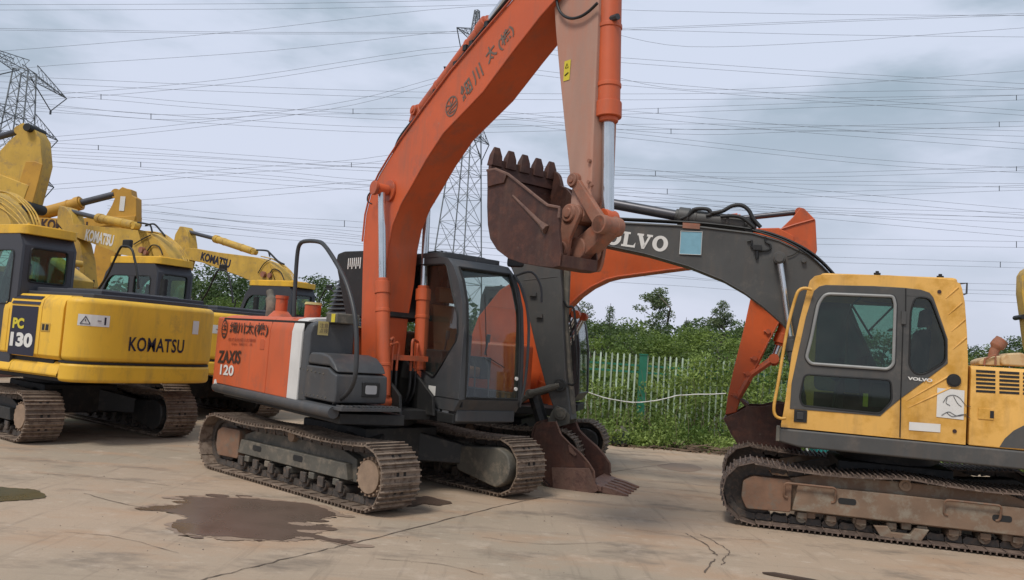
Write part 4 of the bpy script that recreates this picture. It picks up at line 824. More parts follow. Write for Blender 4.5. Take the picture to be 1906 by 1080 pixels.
# fourth: orange yellow boom reaching right, behind
B, A = boom_set(k4, 'K4', [V3(0, 1.4), V3(.3, 1.4), V3(.9, 3.6), V3(2.0, 4.3)]+P('c1', [(200, 740), (420, 735), (620, 700), (790, 690), (800, 640), (600, 650), (430, 655), (330, 655), (190, 650)])+[V3(1.3, 5.0), V3(-.2, 3.6)],
    P('c1', [(697, 490), (722, 470), (750, 480), (775, 485), (780, 520), (805, 535), (806, 690), (770, 760), (690, 850), (620, 1000), (590, 1070), (520, 1060), (560, 830), (600, 690), (625, 640), (660, 580)]),
    P('c1', [(190, 645), (480, 565), (690, 512)]), mt='yellow_deep', armcyl=.17, Yb=-.2, feet=False)
text('lettering', 'KOMATSU', M['inkbrown'], B, flat(T('c1', 'K4', 'y', -.2, [(240, 722)])[0], (1, 0, 0), (0, 0, 1), .006), .3, width=1.3, bold=.04)
q = T('c1', 'K4', 'y', -.2, [(700, 610), (728, 545)]); decal('white_decal', M['white'], A, flat(Vector((q[0].x, -.165, q[0].z)), (1, 0, 0), (0, 0, 1), .008), .14, .4)
rest_bucket(k4, 3.4, 1.9, ang=.2)
# fifth: tall arm end in front of the pylon
B, A = boom_set(k5, 'K5', [V3(0, 1.4), V3(.3, 1.4), V3(.9, 3.4), V3(2.4, 4.1), V3(4.2, 4.0), V3(4.3, 4.4), V3(2.6, 4.9), V3(.6, 4.6), V3(-.2, 3.2)],
    P('c1', [(0, 255), (50, 200), (108, 150), (112, 100), (135, 90), (160, 120), (205, 132), (238, 185), (250, 330), (225, 430), (190, 560), (170, 600), (130, 570), (150, 600)])+[V3(4.42, 1.4), V3(4.15, 1.4)]+P('c1', [(80, 530), (0, 490), (-60, 480), (-50, 350)]), P('c1', [(-700, 420), (-330, 270), (120, 138)]), armcyl=.12, Yb=-.24, feet=False, armm='yellow_old')
fold = P('c1', [(80, 535), (150, 318), (205, 318), (248, 335), (225, 430), (190, 560), (150, 590)])
b = MB(); pp = [(p.x, p.z) for p in (Q('K5', x, y, 'y', -.24) for x, y in fold)]; b.prism(pp, 'xz', -.225, -.192); b.build('arm_gusset', M['yellow_deep'], A, bevel=.01)
b = MB(); q = T('c1', 'K5', 'y', -.2, [(178, 125), (175, 590)]); b.cyl(q[0]+Vector((0, -.12, 0)), q[0]+Vector((0, .45, 0)), .085, 18); b.build('arm_pin', M['blk'], A, bevel=.01); b = MB(); b.cyl(q[1]+Vector((0, -.1, 0)), q[1]+Vector((0, .45, 0)), .11, 18); b.build('arm_pin', M['blk'], A, bevel=.01)
rest_bucket(k5, 4.3, 1.35, ang=.1)
# ================================================================== yellow cab excavator with dark grey boom, on the right
def build_v():
    F = 'V'
    r = empty('excavator', (FR['V'][0], FR['V'][1], 0), FR['V'][2], label='excavator on the right with apricot yellow cab and long dark grey boom', cat='excavator')
    undercarriage(r, dict(c=1.53, H=.72, gauge=1.99, w=.60, sprocket=-1, n=47, sag=.045, slots=(.57, -.9), steps=(.95, -.62), fw=.22, rollers=8, zl=.27, zh=.80,
        mats=dict(frame=M['frame_br'], guard=M['frame_rs'], motor=M['frame_dk'], shoe=M['shoe_dk'], roller=M['frame_br'])), FR['VU'][2]-FR['V'][2])
    b = MB(); b.prism([(-2.0, -1.2), (1.2, -1.2), (1.2, 1.17), (-2.0, 1.17)], 'xy', .93, 1.02)
    b.box(-.6, .9, -.42, -.36, 1.0, 1.5); b.box(-.6, .9, .16, .22, 1.0, 1.5); b.build('revolving_frame', M['blk'], r, bevel=.01)
    b = MB(); b.prism([(1.235, .93), (1.24, 1.075), (-2.4, 1.075), (-2.4, .885), (1.0, .885)], 'xz', 1.18, 1.255); b.build('side_skirt', M['vgrey'], r, bevel=.025)
    b = MB(); b.box(1.2, 1.24, 1.05, 1.27, .93, 1.09); b.build('skirt_end_plate', M['frame_gr'], r, bevel=.008)
    # left side cover behind the cab
    s = [(.5, 1.08), (1.25, 1.08), (1.25, 1.82), (1.235, 1.87), (1.19, 1.895), (.5, 1.90)]
    b = MB(); b.prism(s, 'yz', -1.45, -.635); sp_ = b.build('side_panel', M['vyellow'], r, bevel=.012)
    b = MB(); b.prism(s, 'yz', -2.1, -1.46); b.build('side_panel', M['vyellow'], r, bevel=.012)
    b = MB()
    for (x0, x1) in ((1190, 1298), (1320, 1432), (1452, 1560)):
        for k in range(6):
            p = Q(F, 1420+x0/3, 480+(632+k*22.3+(x0-1190)*.055)/3, 'y', 1.25); q = Q(F, 1420+x1/3, 480+(632+k*22.3+(x1-1190)*.055)/3, 'y', 1.25)
            b.prism([(p.x, p.z-.012), (q.x, q.z-.012), (q.x, q.z+.012), (p.x, p.z+.012)], 'xz', 1.2505, 1.2535)
    b.build('louvre_slots', M['blk'], sp_)
    p = Q(F, 1420+1200/3, 480+900/3, 'y', 1.25); q = Q(F, 1420+1290/3, 480+845/3, 'y', 1.25)
    b = MB(); b.box(min(p.x, q.x), max(p.x, q.x), 1.24, 1.258, p.z, q.z); dl = b.build('door_latch', M['vyellow'], sp_, bevel=.005)
    b = MB(); b.box(q.x+.0, q.x+.035, 1.257, 1.261, p.z+.02, q.z-.02); b.build('latch_slot', M['rub'], dl)
    sw = TX('d3', F, 1.25, [(1320, 1057), (1350, 1010), (1400, 965), (1470, 930), (1540, 905), (1640, 900), (1640, 1080)]); b = MB(); b.prism(sw, 'xz', 1.2505, 1.2545); b.build('grey_swoosh', M['vgrey'], sp_)
    b = MB(); b.prism([(-2.1, -1.2), (-2.5, -.8), (-2.5, .8), (-2.1, 1.25)], 'xy', 1.0, 1.9); b.build('counterweight', M['vgrey'], r, bevel=.06)
    b = MB(); b.box(-2.1, -.65, -1.2, .5, 1.05, 1.88); b.box(-.65, .9, -1.2, -.45, 1.05, 1.75); b.build('body', M['vyellow'], r, bevel=.04)
    # things on top of the hood
    b = MB(); q = T('d3', F, 'y', .6, [(1310, 600), (1310, 555), (1340, 535), (1425, 530), (1452, 545), (1452, 610)]); b.prism(rnd([(p.x, p.z) for p in q], .03), 'xz', .2, .75); b.build('engine_hood', M['cream'], r, bevel=.03, seg=3)
    b = MB(); q = T('d3', F, 'y', .55, [(1190, 600), (1190, 575), (1225, 560), (1300, 548), (1330, 560), (1330, 605)]); b.prism(rnd([(p.x, p.z) for p in q], .02), 'xz', .2, .7); b.build('air_intake_cover', M['cream'], r, bevel=.02)
    q = T('d3', F, 'y', .5, [(1280, 600), (1285, 545), (1300, 505), (1322, 475), (1340, 455)]); b = MB(); b.tube(crv(q, 4), [.05]*9+[.075]*4+[.07]*3+[.04], 14); b.build('exhaust_pipe', M['link_rust'], r, smooth=60)
    b = MB(); b.tube(T('d3', F, 'y', .72, [(1235, 600), (1240, 565), (1300, 540), (1298, 600)]), .012, 6); b.build('grab_rail', M['link_rust'], r)
    # cab
    Y = 1.25; Y0 = .27
    prof = TX('d3', F, Y, [(100, 945), (120, 830), (160, 545), (205, 345), (250, 170), (262, 128), (290, 102), (330, 93), (700, 97), (1000, 117), (1070, 127), (1103, 145), (1112, 170), (1128, 250), (1140, 420), (1146, 600), (1132, 1045)])
    win = rnd(TX('d3', F, Y, [(345, 192), (735, 207), (748, 260), (738, 600), (700, 632), (262, 600), (232, 560), (262, 440), (300, 250)]), [.08, .1, .02, .1, .06, .1, .08, .02, .1])
    low = rnd(TX('d3', F, Y, [(232, 650), (715, 682), (722, 798), (655, 872), (218, 825), (205, 780)]), .05)
    rear = rnd(TX('d3', F, Y, [(850, 215), (935, 225), (1022, 455), (1022, 580), (900, 652), (845, 648), (815, 600), (825, 300)]), .06)
    wr = rnd([(-.35, 1.5), (.85, 1.5), (.85, 2.55), (-.35, 2.55)], .08)
    global rear_z; rear_z = (1.9, 2.55)
    C = cab(r, Y0, Y, prof, dict(shell=M['vyellow'], roof=M['vyellow']), {'R': [wr], 'L': [win, low, rear], 'gL': 'vglass'}, roof=None, glassm='green', frontseg=(0, 5), rearwin=None, seatz=1.4)
    door = TX('d3', F, Y, [(150, 843), (160, 700), (190, 560), (240, 330), (285, 185), (315, 160), (350, 152), (620, 158), (790, 168), (880, 178), (930, 195), (952, 222), (1000, 360), (1032, 455), (1032, 590), (900, 690), (770, 785), (690, 852), (655, 884), (400, 862)])
    b = MB(); b.plate([tuple(p) for p in door], [list(win), list(low), list(rear)], 'xz', Y-.01, Y+.008); D = b.build('door_surround', M['vgrey'], C, bevel=.004)
    b = MB(); b.tube([(p[0], Y+.016, p[1]) for p in off2(win, .018)], .017, 8, closed=True); b.build('window_frame', M['trimgrey'], D)
    b = MB(); a1 = T('d3', F, 'y', Y+.01, [(798, 170), (797, 330), (783, 360), (770, 780), (765, 1003)]); b.tube(a1, .006, 5); b.build('door_gap', M['blk'], D)
    b = MB(); q = T('d3', F, 'y', Y+.012, [(798, 300), (778, 360)]); b.box(min(q[0].x, q[1].x)-.005, max(q[0].x, q[1].x)+.01, Y, Y+.03, q[1].z-.02, q[0].z); b.build('door_hinge', M['vgrey'], D)
    text('lettering', 'VOLVO', M['white'], D, flat(Q(F, 1420+808/3, 480+682/3, 'y', Y+.01), (-1, 0, -.02), (0, 0, 1), .004), .035, width=.235, bold=.05)
    q = T('d3', F, 'y', Y, [(172, 915), (248, 853)]); b = MB(); b.box(q[1].x, q[0].x, Y-.01, Y+.012, q[0].z, q[1].z); dh = b.build('door_handle', M['blk'], C, bevel=.005)
    b = MB(); m_ = (q[0]+q[1])/2; b.box(m_.x-.03, m_.x+.04, Y+.01, Y+.022, m_.z-.035, m_.z+.04); b.build('handle_grip', M['rail'], dh, bevel=.004)
    q = Q(F, 1420+1065/3, 480+685/3, 'y', Y); b = MB(); b.cyl((q.x, Y, q.z), (q.x, Y+.02, q.z), .068, 24); b.cyl((q.x, Y+.02, q.z), (q.x, Y+.026, q.z), .05, 24); b.build('round_cap', M['rub'], C, bevel=.004)
    for a, c in (((1020, 228), (1090, 165)), ((1035, 318), (1112, 250)), ((1052, 412), (1128, 345)), ((1062, 510), (1136, 445)), ((810, 838), (1050, 725)), ((800, 800), (1040, 660))):
        p, q = T('d3', F, 'y', Y+.0, [a, c]); b = MB(); b.tube([p, p.lerp(q, .5), q], [.004, .010, .012], 6); b.build('pressed_rib', M['vyellow'], C)
    b = MB()
    for p in ((985, 190), (1070, 968)): q = Q(F, 1420+p[0]/3, 480+p[1]/3, 'y', Y); b.cyl((q.x, Y, q.z), (q.x, Y+.01, q.z), .02, 12)
    b.build('rubber_plug', M['inkbrown'], C)
    p, q = T('d3', F, 'y', Y, [(968, 888), (1120, 905)]); pl = flat(p, q-p, (0, 0, 1), .006); decal('horse_sticker', M['white'], C, pl, (q-p).length, .30)
    pl2 = flat(p, q-p, (0, 0, 1), .010); b = MB()
    for ln in (((.06, .14), (.10, .20), (.16, .22), (.22, .20), (.28, .14), (.33, .13)), ((.10, .19), (.09, .14), (.13, .12)), ((.16, .21), (.2, .15), (.24, .12)), ((.05, .02), (.12, .06), (.2, .03), (.3, .06)), ((.1, .05), (.16, .02), (.26, .05), (.33, .02))):
        b.tube(crv([pl2(x*.95, y*1.1) for x, y in ln]), .003, 4)
    b.build('sticker_drawing', M['rail'], C)
    p, q = T('d3', F, 'y', Y, [(815, 962), (990, 975)]); decal('white_decal', M['white'], C, flat(p, q-p, (0, .0, 1), .006), (q-p).length, .085)
    p, q = T('d3', F, 'y', Y-.03, [(558, 830), (592, 830)]); decal('green_tag', M['decal_y'], C, flat(Vector((p.x, Y-.05, p.z)), (-1, 0, 0), (0, 0, 1), .0), .05, .14)
    b = MB()                                                                # silver mirror stays seen through the door glass
    for pts in ([(460, 610), (475, 330), (500, 260), (565, 205)], [(505, 330), (590, 530)], [(500, 270), (610, 450)], [(735, 265), (590, 410)]):
        b.tube(T('d3', F, 'y', .9, pts), .012, 6)
    b.build('inner_rail', M['frame_gr'], C)
    # roof edge, lamp brackets
    b = MB(); b.prism(rnd([(-.5, Y0), (.86, Y0), (.86, Y-.03), (-.5, Y-.03)], .1), 'xy', 2.70, 2.80); b.build('roof', M['vyellow'], C, bevel=.03, seg=3)
    b = MB()
    for p in ((638, 95), (990, 112)): q = Q(F, 1420+p[0]/3, 480+p[1]/3, 'y', 1.15); b.cyl((q.x, 1.15, q.z-.04), (q.x, 1.15, q.z+.04), .018, 8); b.cyl((q.x, 1.15, q.z+.0), (q.x, 1.15, q.z+.02), .035, 8)
    b.build('roof_bolt', M['rub'], C)
    b = MB(); b.tube(T('d3', F, 'y', 1.1, [(1095, 145), (1140, 142), (1137, 200), (1120, 205)]), .010, 6); b.build('roof_bracket', M['rail'], C)
    b = MB(); b.tube(crv(T('d3', F, 'y', 1.32, [(275, 178), (235, 170), (205, 180), (185, 215), (150, 340), (118, 500), (85, 700), (62, 830), (70, 880), (100, 897), (128, 895)])), .017, 8); b.build('grab_handle', M['vyellow'], C, smooth=60)
    # boom
    Y = .17
    bo = P('p', [(978, 412), (985, 402), (1060, 404), (1130, 410), (1160, 413), (1300, 420), (1400, 432), (1450, 446), (1500, 470), (1530, 493), (1556, 520), (1580, 560), (1600, 610)])
    bo2 = P('p', [(1490, 650), (1482, 632), (1455, 603), (1420, 572), (1385, 546), (1345, 523), (1280, 497), (1200, 474), (1120, 457), (1040, 447), (985, 440), (974, 428)])
    pts = [(p.x, p.z) for p in (Q(F, x, y, 'y', Y) for x, y in bo)]+[(-.05, 1.4), (.3, 1.35)]+[(p.x, p.z) for p in (Q(F, x, y, 'y', Y) for x, y in bo2)]
    B = slab('boom', pts, -Y, Y, M['vgrey'], r, bevel=.014)
    b = MB(); b.tube([(p[0], Y+.01, p[1]-.02) for p in pts[1:12]], .010, 6); b.tube([(p[0], Y+.008, p[1]+.012) for p in pts[16:25]], .008, 6); b.build('boom_edge', M['vgrey'], B)
    # serif lettering on the boom, cut as heavy slab-serif shapes
    o_, u_ = Q(F, 1105, 452, 'y', Y), Q(F, 1244, 470, 'y', Y); o_ = Q(F, 1098, 450, 'y', Y); ud = (u_-o_); W_ = ud.length; ud.normalize(); vd = Vector((ud.z, 0, -ud.x)); vd = vd if vd.z > 0 else -vd
    H_ = .195; pl = flat(o_, ud, vd, .006 if ud.cross(vd).y > 0 else -.006); b = MB()
    def poly(ps): b.add([pl(x, y) for x, y in ps], [tuple(range(len(ps)))])
    gw = W_/5.15
    def O_(x):
        n = 28; c = x+gw*.47; o1 = [(c+gw*.50*math.cos(2*math.pi*i/n), H_/2+H_*.53*math.sin(2*math.pi*i/n)) for i in range(n)]; o2 = [(c+gw*.22*math.cos(2*math.pi*i/n), H_/2+H_*.33*math.sin(2*math.pi*i/n)) for i in range(n)]
        b.add([pl(*p) for p in o1+o2], [(i, (i+1) % n, n+(i+1) % n, n+i) for i in range(n)])
    def V_(x):
        poly([(x+.0*gw, H_), (x+.42*gw, H_), (x+.42*gw, H_*.86), (x+.0*gw, H_*.86)]); poly([(x+.62*gw, H_), (x+1.0*gw, H_), (x+1.0*gw, H_*.86), (x+.62*gw, H_*.86)])
        poly([(x+.08*gw, H_*.86), (x+.36*gw, H_*.86), (x+.60*gw, H_*.25), (x+.44*gw, 0), (x+.40*gw, 0)]); poly([(x+.72*gw, H_*.86), (x+.88*gw, H_*.86), (x+.56*gw, 0), (x+.44*gw, 0), (x+.52*gw, H_*.25)])
    def L_(x): poly([(x, H_), (x+.5*gw, H_), (x+.5*gw, H_*.86), (x, H_*.86)]); poly([(x+.12*gw, H_*.86), (x+.38*gw, H_*.86), (x+.38*gw, H_*.14), (x+.12*gw, H_*.14)]); poly([(x, 0), (x+.9*gw, 0), (x+.9*gw, H_*.36), (x+.78*gw, H_*.14), (x, H_*.14)])
    V_(0); O_(gw*1.05); L_(gw*2.08); V_(gw*3.02); O_(gw*4.08); b.build('lettering', M['white'], B)
    p, q = Q(F, 1265, 473, 'y', Y), Q(F, 1305, 475, 'y', Y); pl_ = flat(p, q-p, (0, 0, 1), .012); ps = decal('blue_poster', M['bluep'], B, pl_, (q-p).length, .295)
    b = MB(); b.tube([flat(p, q-p, (0, 0, 1), .014)(x, y) for x, y in ((0, 0), ((q-p).length, 0), ((q-p).length, .295), (0, .295))], .006, 4, closed=True); b.build('poster_border', M['stripe'], ps)
    # pins, valves and pipes on the boom
    b = MB(); q = Q(F, 1451, 483, 'y', Y); b.cyl((q.x, -Y-.15, q.z), (q.x, Y+.17, q.z), .075, 20); b.cyl((q.x, Y+.17, q.z), (q.x, Y+.185, q.z), .04, 12); q2 = Q(F, 1496, 486, 'y', Y); b.cyl((q2.x, Y, q2.z), (q2.x, Y+.05, q2.z), .03, 10); b.build('cylinder_pin', M['vgrey'], B, bevel=.005)
    b = MB(); b.tube(crv(T('d1', F, 'y', Y+.02, [(1205, 300), (1235, 295), (1230, 330), (1265, 350), (1300, 358), (1345, 350), (1350, 320), (1320, 300), (1320, 270)])), .012, 6); q = Q(F, 1030+1270/3.344, 360+340/3.344, 'y', Y); b.box(q.x-.05, q.x+.05, Y, Y+.05, q.z-.03, q.z+.03); b.cyl((q.x, Y+.02, q.z-.14), (q.x, Y+.02, q.z-.03), .02, 8)
    b.build('boom_valve', M['rub'], B); b = MB(); b.tube(crv(T('d1', F, 'y', Y+.02, [(1455, 395), (1500, 380), (1545, 340)])), .006, 5); b.build('grease_line', M['rub'], B)
    b = MB()
    for k in range(3): b.tube(crv([p+Vector((0, -.05-.07*k, .03)) for p in T('p', F, 'y', Y, [(1140, 409), (1300, 418), (1400, 430), (1450, 443), (1500, 467), (1532, 492), (1560, 522)])]), .015, 6)
    b.tube(crv(T('p', F, 'y', Y+.02, [(1400, 428), (1460, 448), (1505, 474), (1540, 506)])), .012, 6)
    b.build('boom_pipe', M['rub'], B, smooth=60)
    b = MB(); p, q = T('d1', F, 'y', Y, [(805, 212), (912, 215)]); b.prism([(p.x, p.z-.01), (q.x, q.z-.02), (q.x, q.z+.05), (p.x, p.z+.06)], 'xz', -.1, Y+.02); b.build('pipe_clamp', M['link_rust'], B)
    # arm cylinder above the boom with its hoses
    a_ = Q(F, 1395, 420, 'y', 0); g_ = Q(F, 1262, 402, 'y', 0); e_ = Q(F, 1010, 356, 'y', 0)
    ac = ram(r, 'arm_cylinder', a_, g_, e_, .105, M['vgrey'], rod=M['rod_dk'], rr=.07)
    b = MB()
    b.tube(crv(T('d1', F, 'y', .1, [(790, 160), (835, 140), (880, 100), (960, 100), (980, 130), (950, 140)])), .026, 8)
    b.tube(crv(T('d1', F, 'y', .1, [(975, 125), (1050, 112), (1110, 80), (1170, 75), (1215, 105), (1245, 160), (1290, 212)])), .026, 8)
    b.tube(crv(T('d1', F, 'y', .14, [(1040, 145), (1110, 140), (1170, 150), (1215, 180), (1250, 212)])), .024, 8)
    b.build('hydraulic_hose', M['rub'], ac, smooth=60)
    b = MB(); q = Q(F, 1012, 360, 'y', 0); b.box(q.x-.02, q.x+.02, -.02, .02, q.z, q.z+.02); b.build('rod_pin', M['rod_dk'], ac)
    for yy in (-.29, .29):
        e2 = Q(F, 1451, 483, 'y', Y); a2 = Vector((.95, yy, 1.12)); ram(r, 'boom_cylinder', a2, a2.lerp(Vector((e2.x, yy, e2.z)), .5), (e2.x, yy, e2.z), .07, M['vgrey'])
    # arm
    Y = .15
    ar = [(975, 335), (1020, 345), (1030, 400), (1040, 470), (1046, 540), (1049, 620), (1053, 700), (1060, 760), (1064, 782), (1045, 786), (1030, 760), (1016, 720), (1000, 660), (984, 590), (965, 530), (945, 485), (938, 450), (955, 380)]
    A = slab('arm', [(p.x, p.z) for p in (Q(F, x, y, 'y', Y) for x, y in ar)], -Y, Y, M['vgrey'], r, bevel=.014)
    b = MB()
    for (x, y) in ((992, 548), (1004, 588)): q = Q(F, x, y, 'y', Y); b = MB(); b.box(q.x-.05, q.x+.04, Y, Y+.04, q.z-.025, q.z+.025); b.build('arm_bracket', M['vgrey'], A)
    b = MB()
    p, q = Q(F, 976, 522, 'y', Y), Q(F, 1038, 515, 'y', Y); b.tube([p, q], .006, 5); b.build('weld_seam', M['vgrey'], A)
    b = MB()
    for k, yy in enumerate((.1, .0)): b.tube(crv(T('p', F, 'y', yy, [(1050, 560), (1056, 571), (1066, 572), (1070, 590), (1072, 640), (1074, 700), (1068, 716), (1058, 715)])), .016, 6)
    b.tube(crv(T('p', F, 'y', 0, [(1060, 590), (1066, 640), (1066, 690)])), .014, 6)
    b.build('arm_hose', M['rub'], A, smooth=60)
    b = MB(); b.tube(T('p', F, 'y', .0, [(1056, 500), (1052, 600), (1060, 700), (1066, 770)]), .05, 8); b.build('bucket_cylinder', M['frame_gr'], A)
    q1 = Q(F, 1043, 717, 'y', Y); q2 = Q(F, 1046, 770, 'y', Y)
    b = MB(); pin(b, q1.x, q1.z, -.2, .2, .085, .05); b.build('arm_pin', M['frame_dk'], A, bevel=.006)
    b = MB(); k1 = Q(F, 987, 733, 'y', Y)
    for yy in (-.18, .18): b.tube([(q1.x, yy, q1.z), (k1.x, yy, k1.z)], .045, 10)
    b.cyl((k1.x, -.2, k1.z), (k1.x, .2, k1.z), .06, 14); k2 = Q(F, 962, 750, 'y', Y); b.tube([(k1.x, .1, k1.z), (k2.x, .1, k2.z)], .04, 8); b.build('bucket_link', M['frame_gr'], r, bevel=.004)
    b = MB(); k3 = Q(F, 1003, 785, 'y', Y); b.tube([(k1.x, 0, k1.z), (k3.x, 0, k3.z)], .09, 8); b.build('power_link', M['frame_dk'], r, bevel=.004)
    # bucket standing on the ground, teeth towards the machine
    Y = .47
    sp_ = TX('c6', F, Y, [(1065, 215), (1110, 190), (1220, 185), (1262, 290), (1330, 360), (1410, 430), (1470, 500), (1515, 570), (1520, 650), (1560, 715), (1500, 752), (1340, 730), (1195, 700), (1120, 620), (1060, 480), (1040, 330)])
    b = MB(); b.prism(sp_, 'xz', Y-.03, Y); BK = b.build('bucket', M['bucket'], r, bevel=.006)
    b = MB(); b.prism(sp_, 'xz', -Y, -Y+.03); b.build('side_plate', M['bucket'], BK, bevel=.006)
    sc = [sp_[1], sp_[0]]+sp_[:10:-1]+[sp_[10]]; shell('bucket_shell', [tuple(v) for v in crv([Vector(v) for v in sc], 3)], -Y+.005, Y-.005, .022, M['bucket'], BK)
    b = MB(); b.tube([(p[0], -Y+.0, p[1]) for p in sp_[2:9]], .02, 6); b.build('mouth_edge', M['bucket_bare'], BK); b = MB(); b.tube([(p[0], Y+.0, p[1]) for p in sp_[2:9]], .014, 6); b.build('mouth_edge', M['bucket_bare'], BK)
    b = MB(); lo = TX('c6', F, Y, [(1190, 540), (1480, 545), (1520, 640), (1550, 715), (1500, 748), (1340, 727), (1200, 697)]); b.prism(lo, 'xz', Y, Y+.02); b.build('side_wear_plate', M['bucket_bare'], BK, bevel=.005)
    for sy in (Y+.005, -Y-.03): b = MB(); b.prism(rnd(TX('c6', F, Y, [(1318, 360), (1345, 385), (1385, 440), (1370, 450), (1330, 420)]), .02), 'xz', sy, sy+.025); b.build('side_wear_block', M['bucket_bare'], BK)
    b = MB()
    for yy in (-.2, .17): b.prism(rnd(TX('c6', F, .17, [(1225, 60), (1290, 90), (1330, 130), (1330, 200), (1230, 230), (1160, 190), (1190, 110)]), .02), 'xz', yy, yy+.03)
    pin(b, q2.x, q2.z, -.25, .25, .08, .05); b.build('bucket_ear', M['frame_gr'], BK, bevel=.006)
    L0 = T('c6', F, 'y', Y, [(1540, 735)])[0]; L1 = T('c6', F, 'y', Y, [(1790, 770)])[0]; dd = L1-L0; dd.y = 0
    for k in range(5): yy = Y-.08-(2*Y-.16)*k/4; tooth(BK, (L0.x+.03, yy, max(L0.z, .05)+.01), (dd.x, 0, -.05), (0, 0, 1), .10, abs(dd.x), M['bucket_bare'], th=.09)
    b = MB(); b.prism([(L0.x+.12, .03), (L0.x-.05, .03), (L0.x-.05, .09), (L0.x+.12, .13)], 'xz', -Y, Y); b.build('lip_plate', M['bucket_bare'], BK, bevel=.006)
    return r
build_v()

# ================================================================== second orange excavator, behind
def build_y():
    F = 'Y'
    r = empty('excavator', (FR[F][0], FR[F][1], 0), FR[F][2], label='deep orange excavator standing behind, its boom arching behind the dark grey boom', cat='excavator')
    undercarriage(r, dict(c=1.30, H=.70, gauge=1.99, w=.50, sprocket=1, n=40, sag=.03, mats=dict(frame=M['frame_dk'], guard=M['frame_dk'], motor=M['frame_dk'], shoe=M['shoe'])), 0.)
    b = MB(); b.prism([(-1.9, -1.1), (1.3, -1.1), (1.3, -.5), (.9, -.4), (.9, .25), (1.25, .3), (1.2, 1.1), (-1.9, 1.1)], 'xy', .84, .95); b.build('revolving_frame', M['blk'], r, bevel=.01)
    b = MB(); b.box(-1.9, -.4, -1.15, 1.15, .96, 1.85); b.build('body', M['orange2'], r, bevel=.08)
    b = MB(); b.box(-.4, .7, -1.15, -.5, .96, 1.8); b.build('fuel_tank', M['orange2'], r, bevel=.05)
    b = MB(); b.prism([(-1.9, -1.15), (-2.2, -.7), (-2.3, 0), (-2.2, .7), (-1.9, 1.15)], 'xy', .9, 1.85); b.build('counterweight', M['orange2'], r, bevel=.05)
    prof = [(-.45, 1.0), (1.15, .98), (1.25, 1.12), (1.22, 1.8), (1.15, 2.2), (1.0, 2.5), (.8, 2.66), (-.40, 2.66), (-.45, 2.5)]
    w = rnd([(-.3, 1.4), (1.0, 1.4), (.9, 2.4), (.7, 2.52), (-.3, 2.52)], .06)
    global rear_z; rear_z = (1.95, 2.45)
    cab(r, .32, 1.15, prof, dict(shell=M['grey'], roof=M['grey']), {'R': [w], 'L': [w]}, roof=dict(x0=-.42, x1=.8, z=2.64), frontseg=(2, 6), rearwin=8)
    Y = -.2
    up_ = P('p', [(868, 700), (872, 640), (890, 590), (930, 540), (985, 505), (1040, 478), (1070, 462), (1110, 446), (1180, 436), (1290, 428), (1400, 425), (1450, 424), (1478, 440)])
    lo_ = P('p', [(1478, 470), (1440, 482), (1380, 488), (1287, 497), (1209, 507), (1150, 515), (1129, 520), (1100, 534), (1078, 550), (1056, 572), (1035, 610), (1030, 660), (1035, 710), (1035, 757), (985, 757), (880, 750)])
    B = slab('boom', [(p.x, p.z) for p in (Q(F, x, y, 'y', Y) for x, y in up_+lo_)], Y, .2, M['orange2'], r, bevel=.014)
    b = MB(); b.tube([Q(F, x, y, 'y', Y-.01) for x, y in lo_[2:12]], .014, 6); b.build('boom_edge', M['orange_old'], B)
    ar = [(1436, 440), (1452, 427), (1475, 405), (1490, 386), (1497, 388), (1518, 409), (1521, 466), (1508, 500), (1492, 530), (1468, 568), (1430, 640), (1398, 712), (1378, 745), (1371, 768), (1350, 773), (1354, 740), (1365, 690), (1385, 610), (1401, 536), (1415, 490), (1425, 460)]
    A = slab('arm', [(p.x, p.z) for p in (Q(F, x, y, 'y', Y+.03) for x, y in ar)], Y+.03, .17, M['orange2'], r, bevel=.014)
    b = MB(); b.tube([Q(F, x, y, 'y', Y+.02) for x, y in ((1449, 428), (1480, 418), (1516, 408))], .012, 5); b.tube([Q(F, x, y, 'y', Y+.02) for x, y in ((1462, 575), (1430, 635), (1400, 695), (1396, 712))], .01, 5)
    for (x, y) in ((1430, 617), (1405, 667), (1392, 695), (1368, 735)): q = Q(F, x, y, 'y', Y+.03); b.cyl((q.x, Y-.01, q.z), (q.x, Y+.03, q.z), .035, 10); b.tube([(q.x-.06, Y+.01, q.z), (q.x+.03, Y+.01, q.z-.02)], .012, 5)
    b.build('arm_bracket', M['orange_old'], A)
    p = Q(F, 1408, 549, 'y', Y+.03); q = Q(F, 1428, 549, 'y', Y+.03); decal('yellow_decal', M['decal_y'], A, flat(p, (1, 0, 0), (0, 0, 1), .006), .17, .12)
    text('lettering', 'ZAXIS', M['inkbrown'], A, flat(p+Vector((.02, 0, .035)), (1, 0, 0), (0, 0, 1), .010), .045, width=.13, bold=.03)
    a_, g_, e_ = Q(F, 1330, 412, 'y', 0), Q(F, 1375, 407, 'y', 0), Q(F, 1487, 395, 'y', 0); ram(r, 'arm_cylinder', a_, g_, e_, .07, M['orange2'], rod=M['rod_dk'], rr=.04)
    a_, g_, e_ = Q(F, 1492, 500, 'y', 0), Q(F, 1452, 640, 'y', 0), Q(F, 1440, 672, 'y', 0); ram(r, 'bucket_cylinder', a_, g_, e_, .09, M['orange2'])
    b = MB(); q1 = Q(F, 1440, 668, 'y', 0); q2 = Q(F, 1372, 742, 'y', 0)
    for yy in (-.15, .15): b.tube([(q1.x, yy, q1.z), (q1.x-.3, yy, q1.z-.25), (q2.x, yy, q2.z)], .05, 8)
    b.cyl((q1.x, -.2, q1.z), (q1.x, .2, q1.z), .07, 12); b.build('bucket_link', M['orange_old'], r)
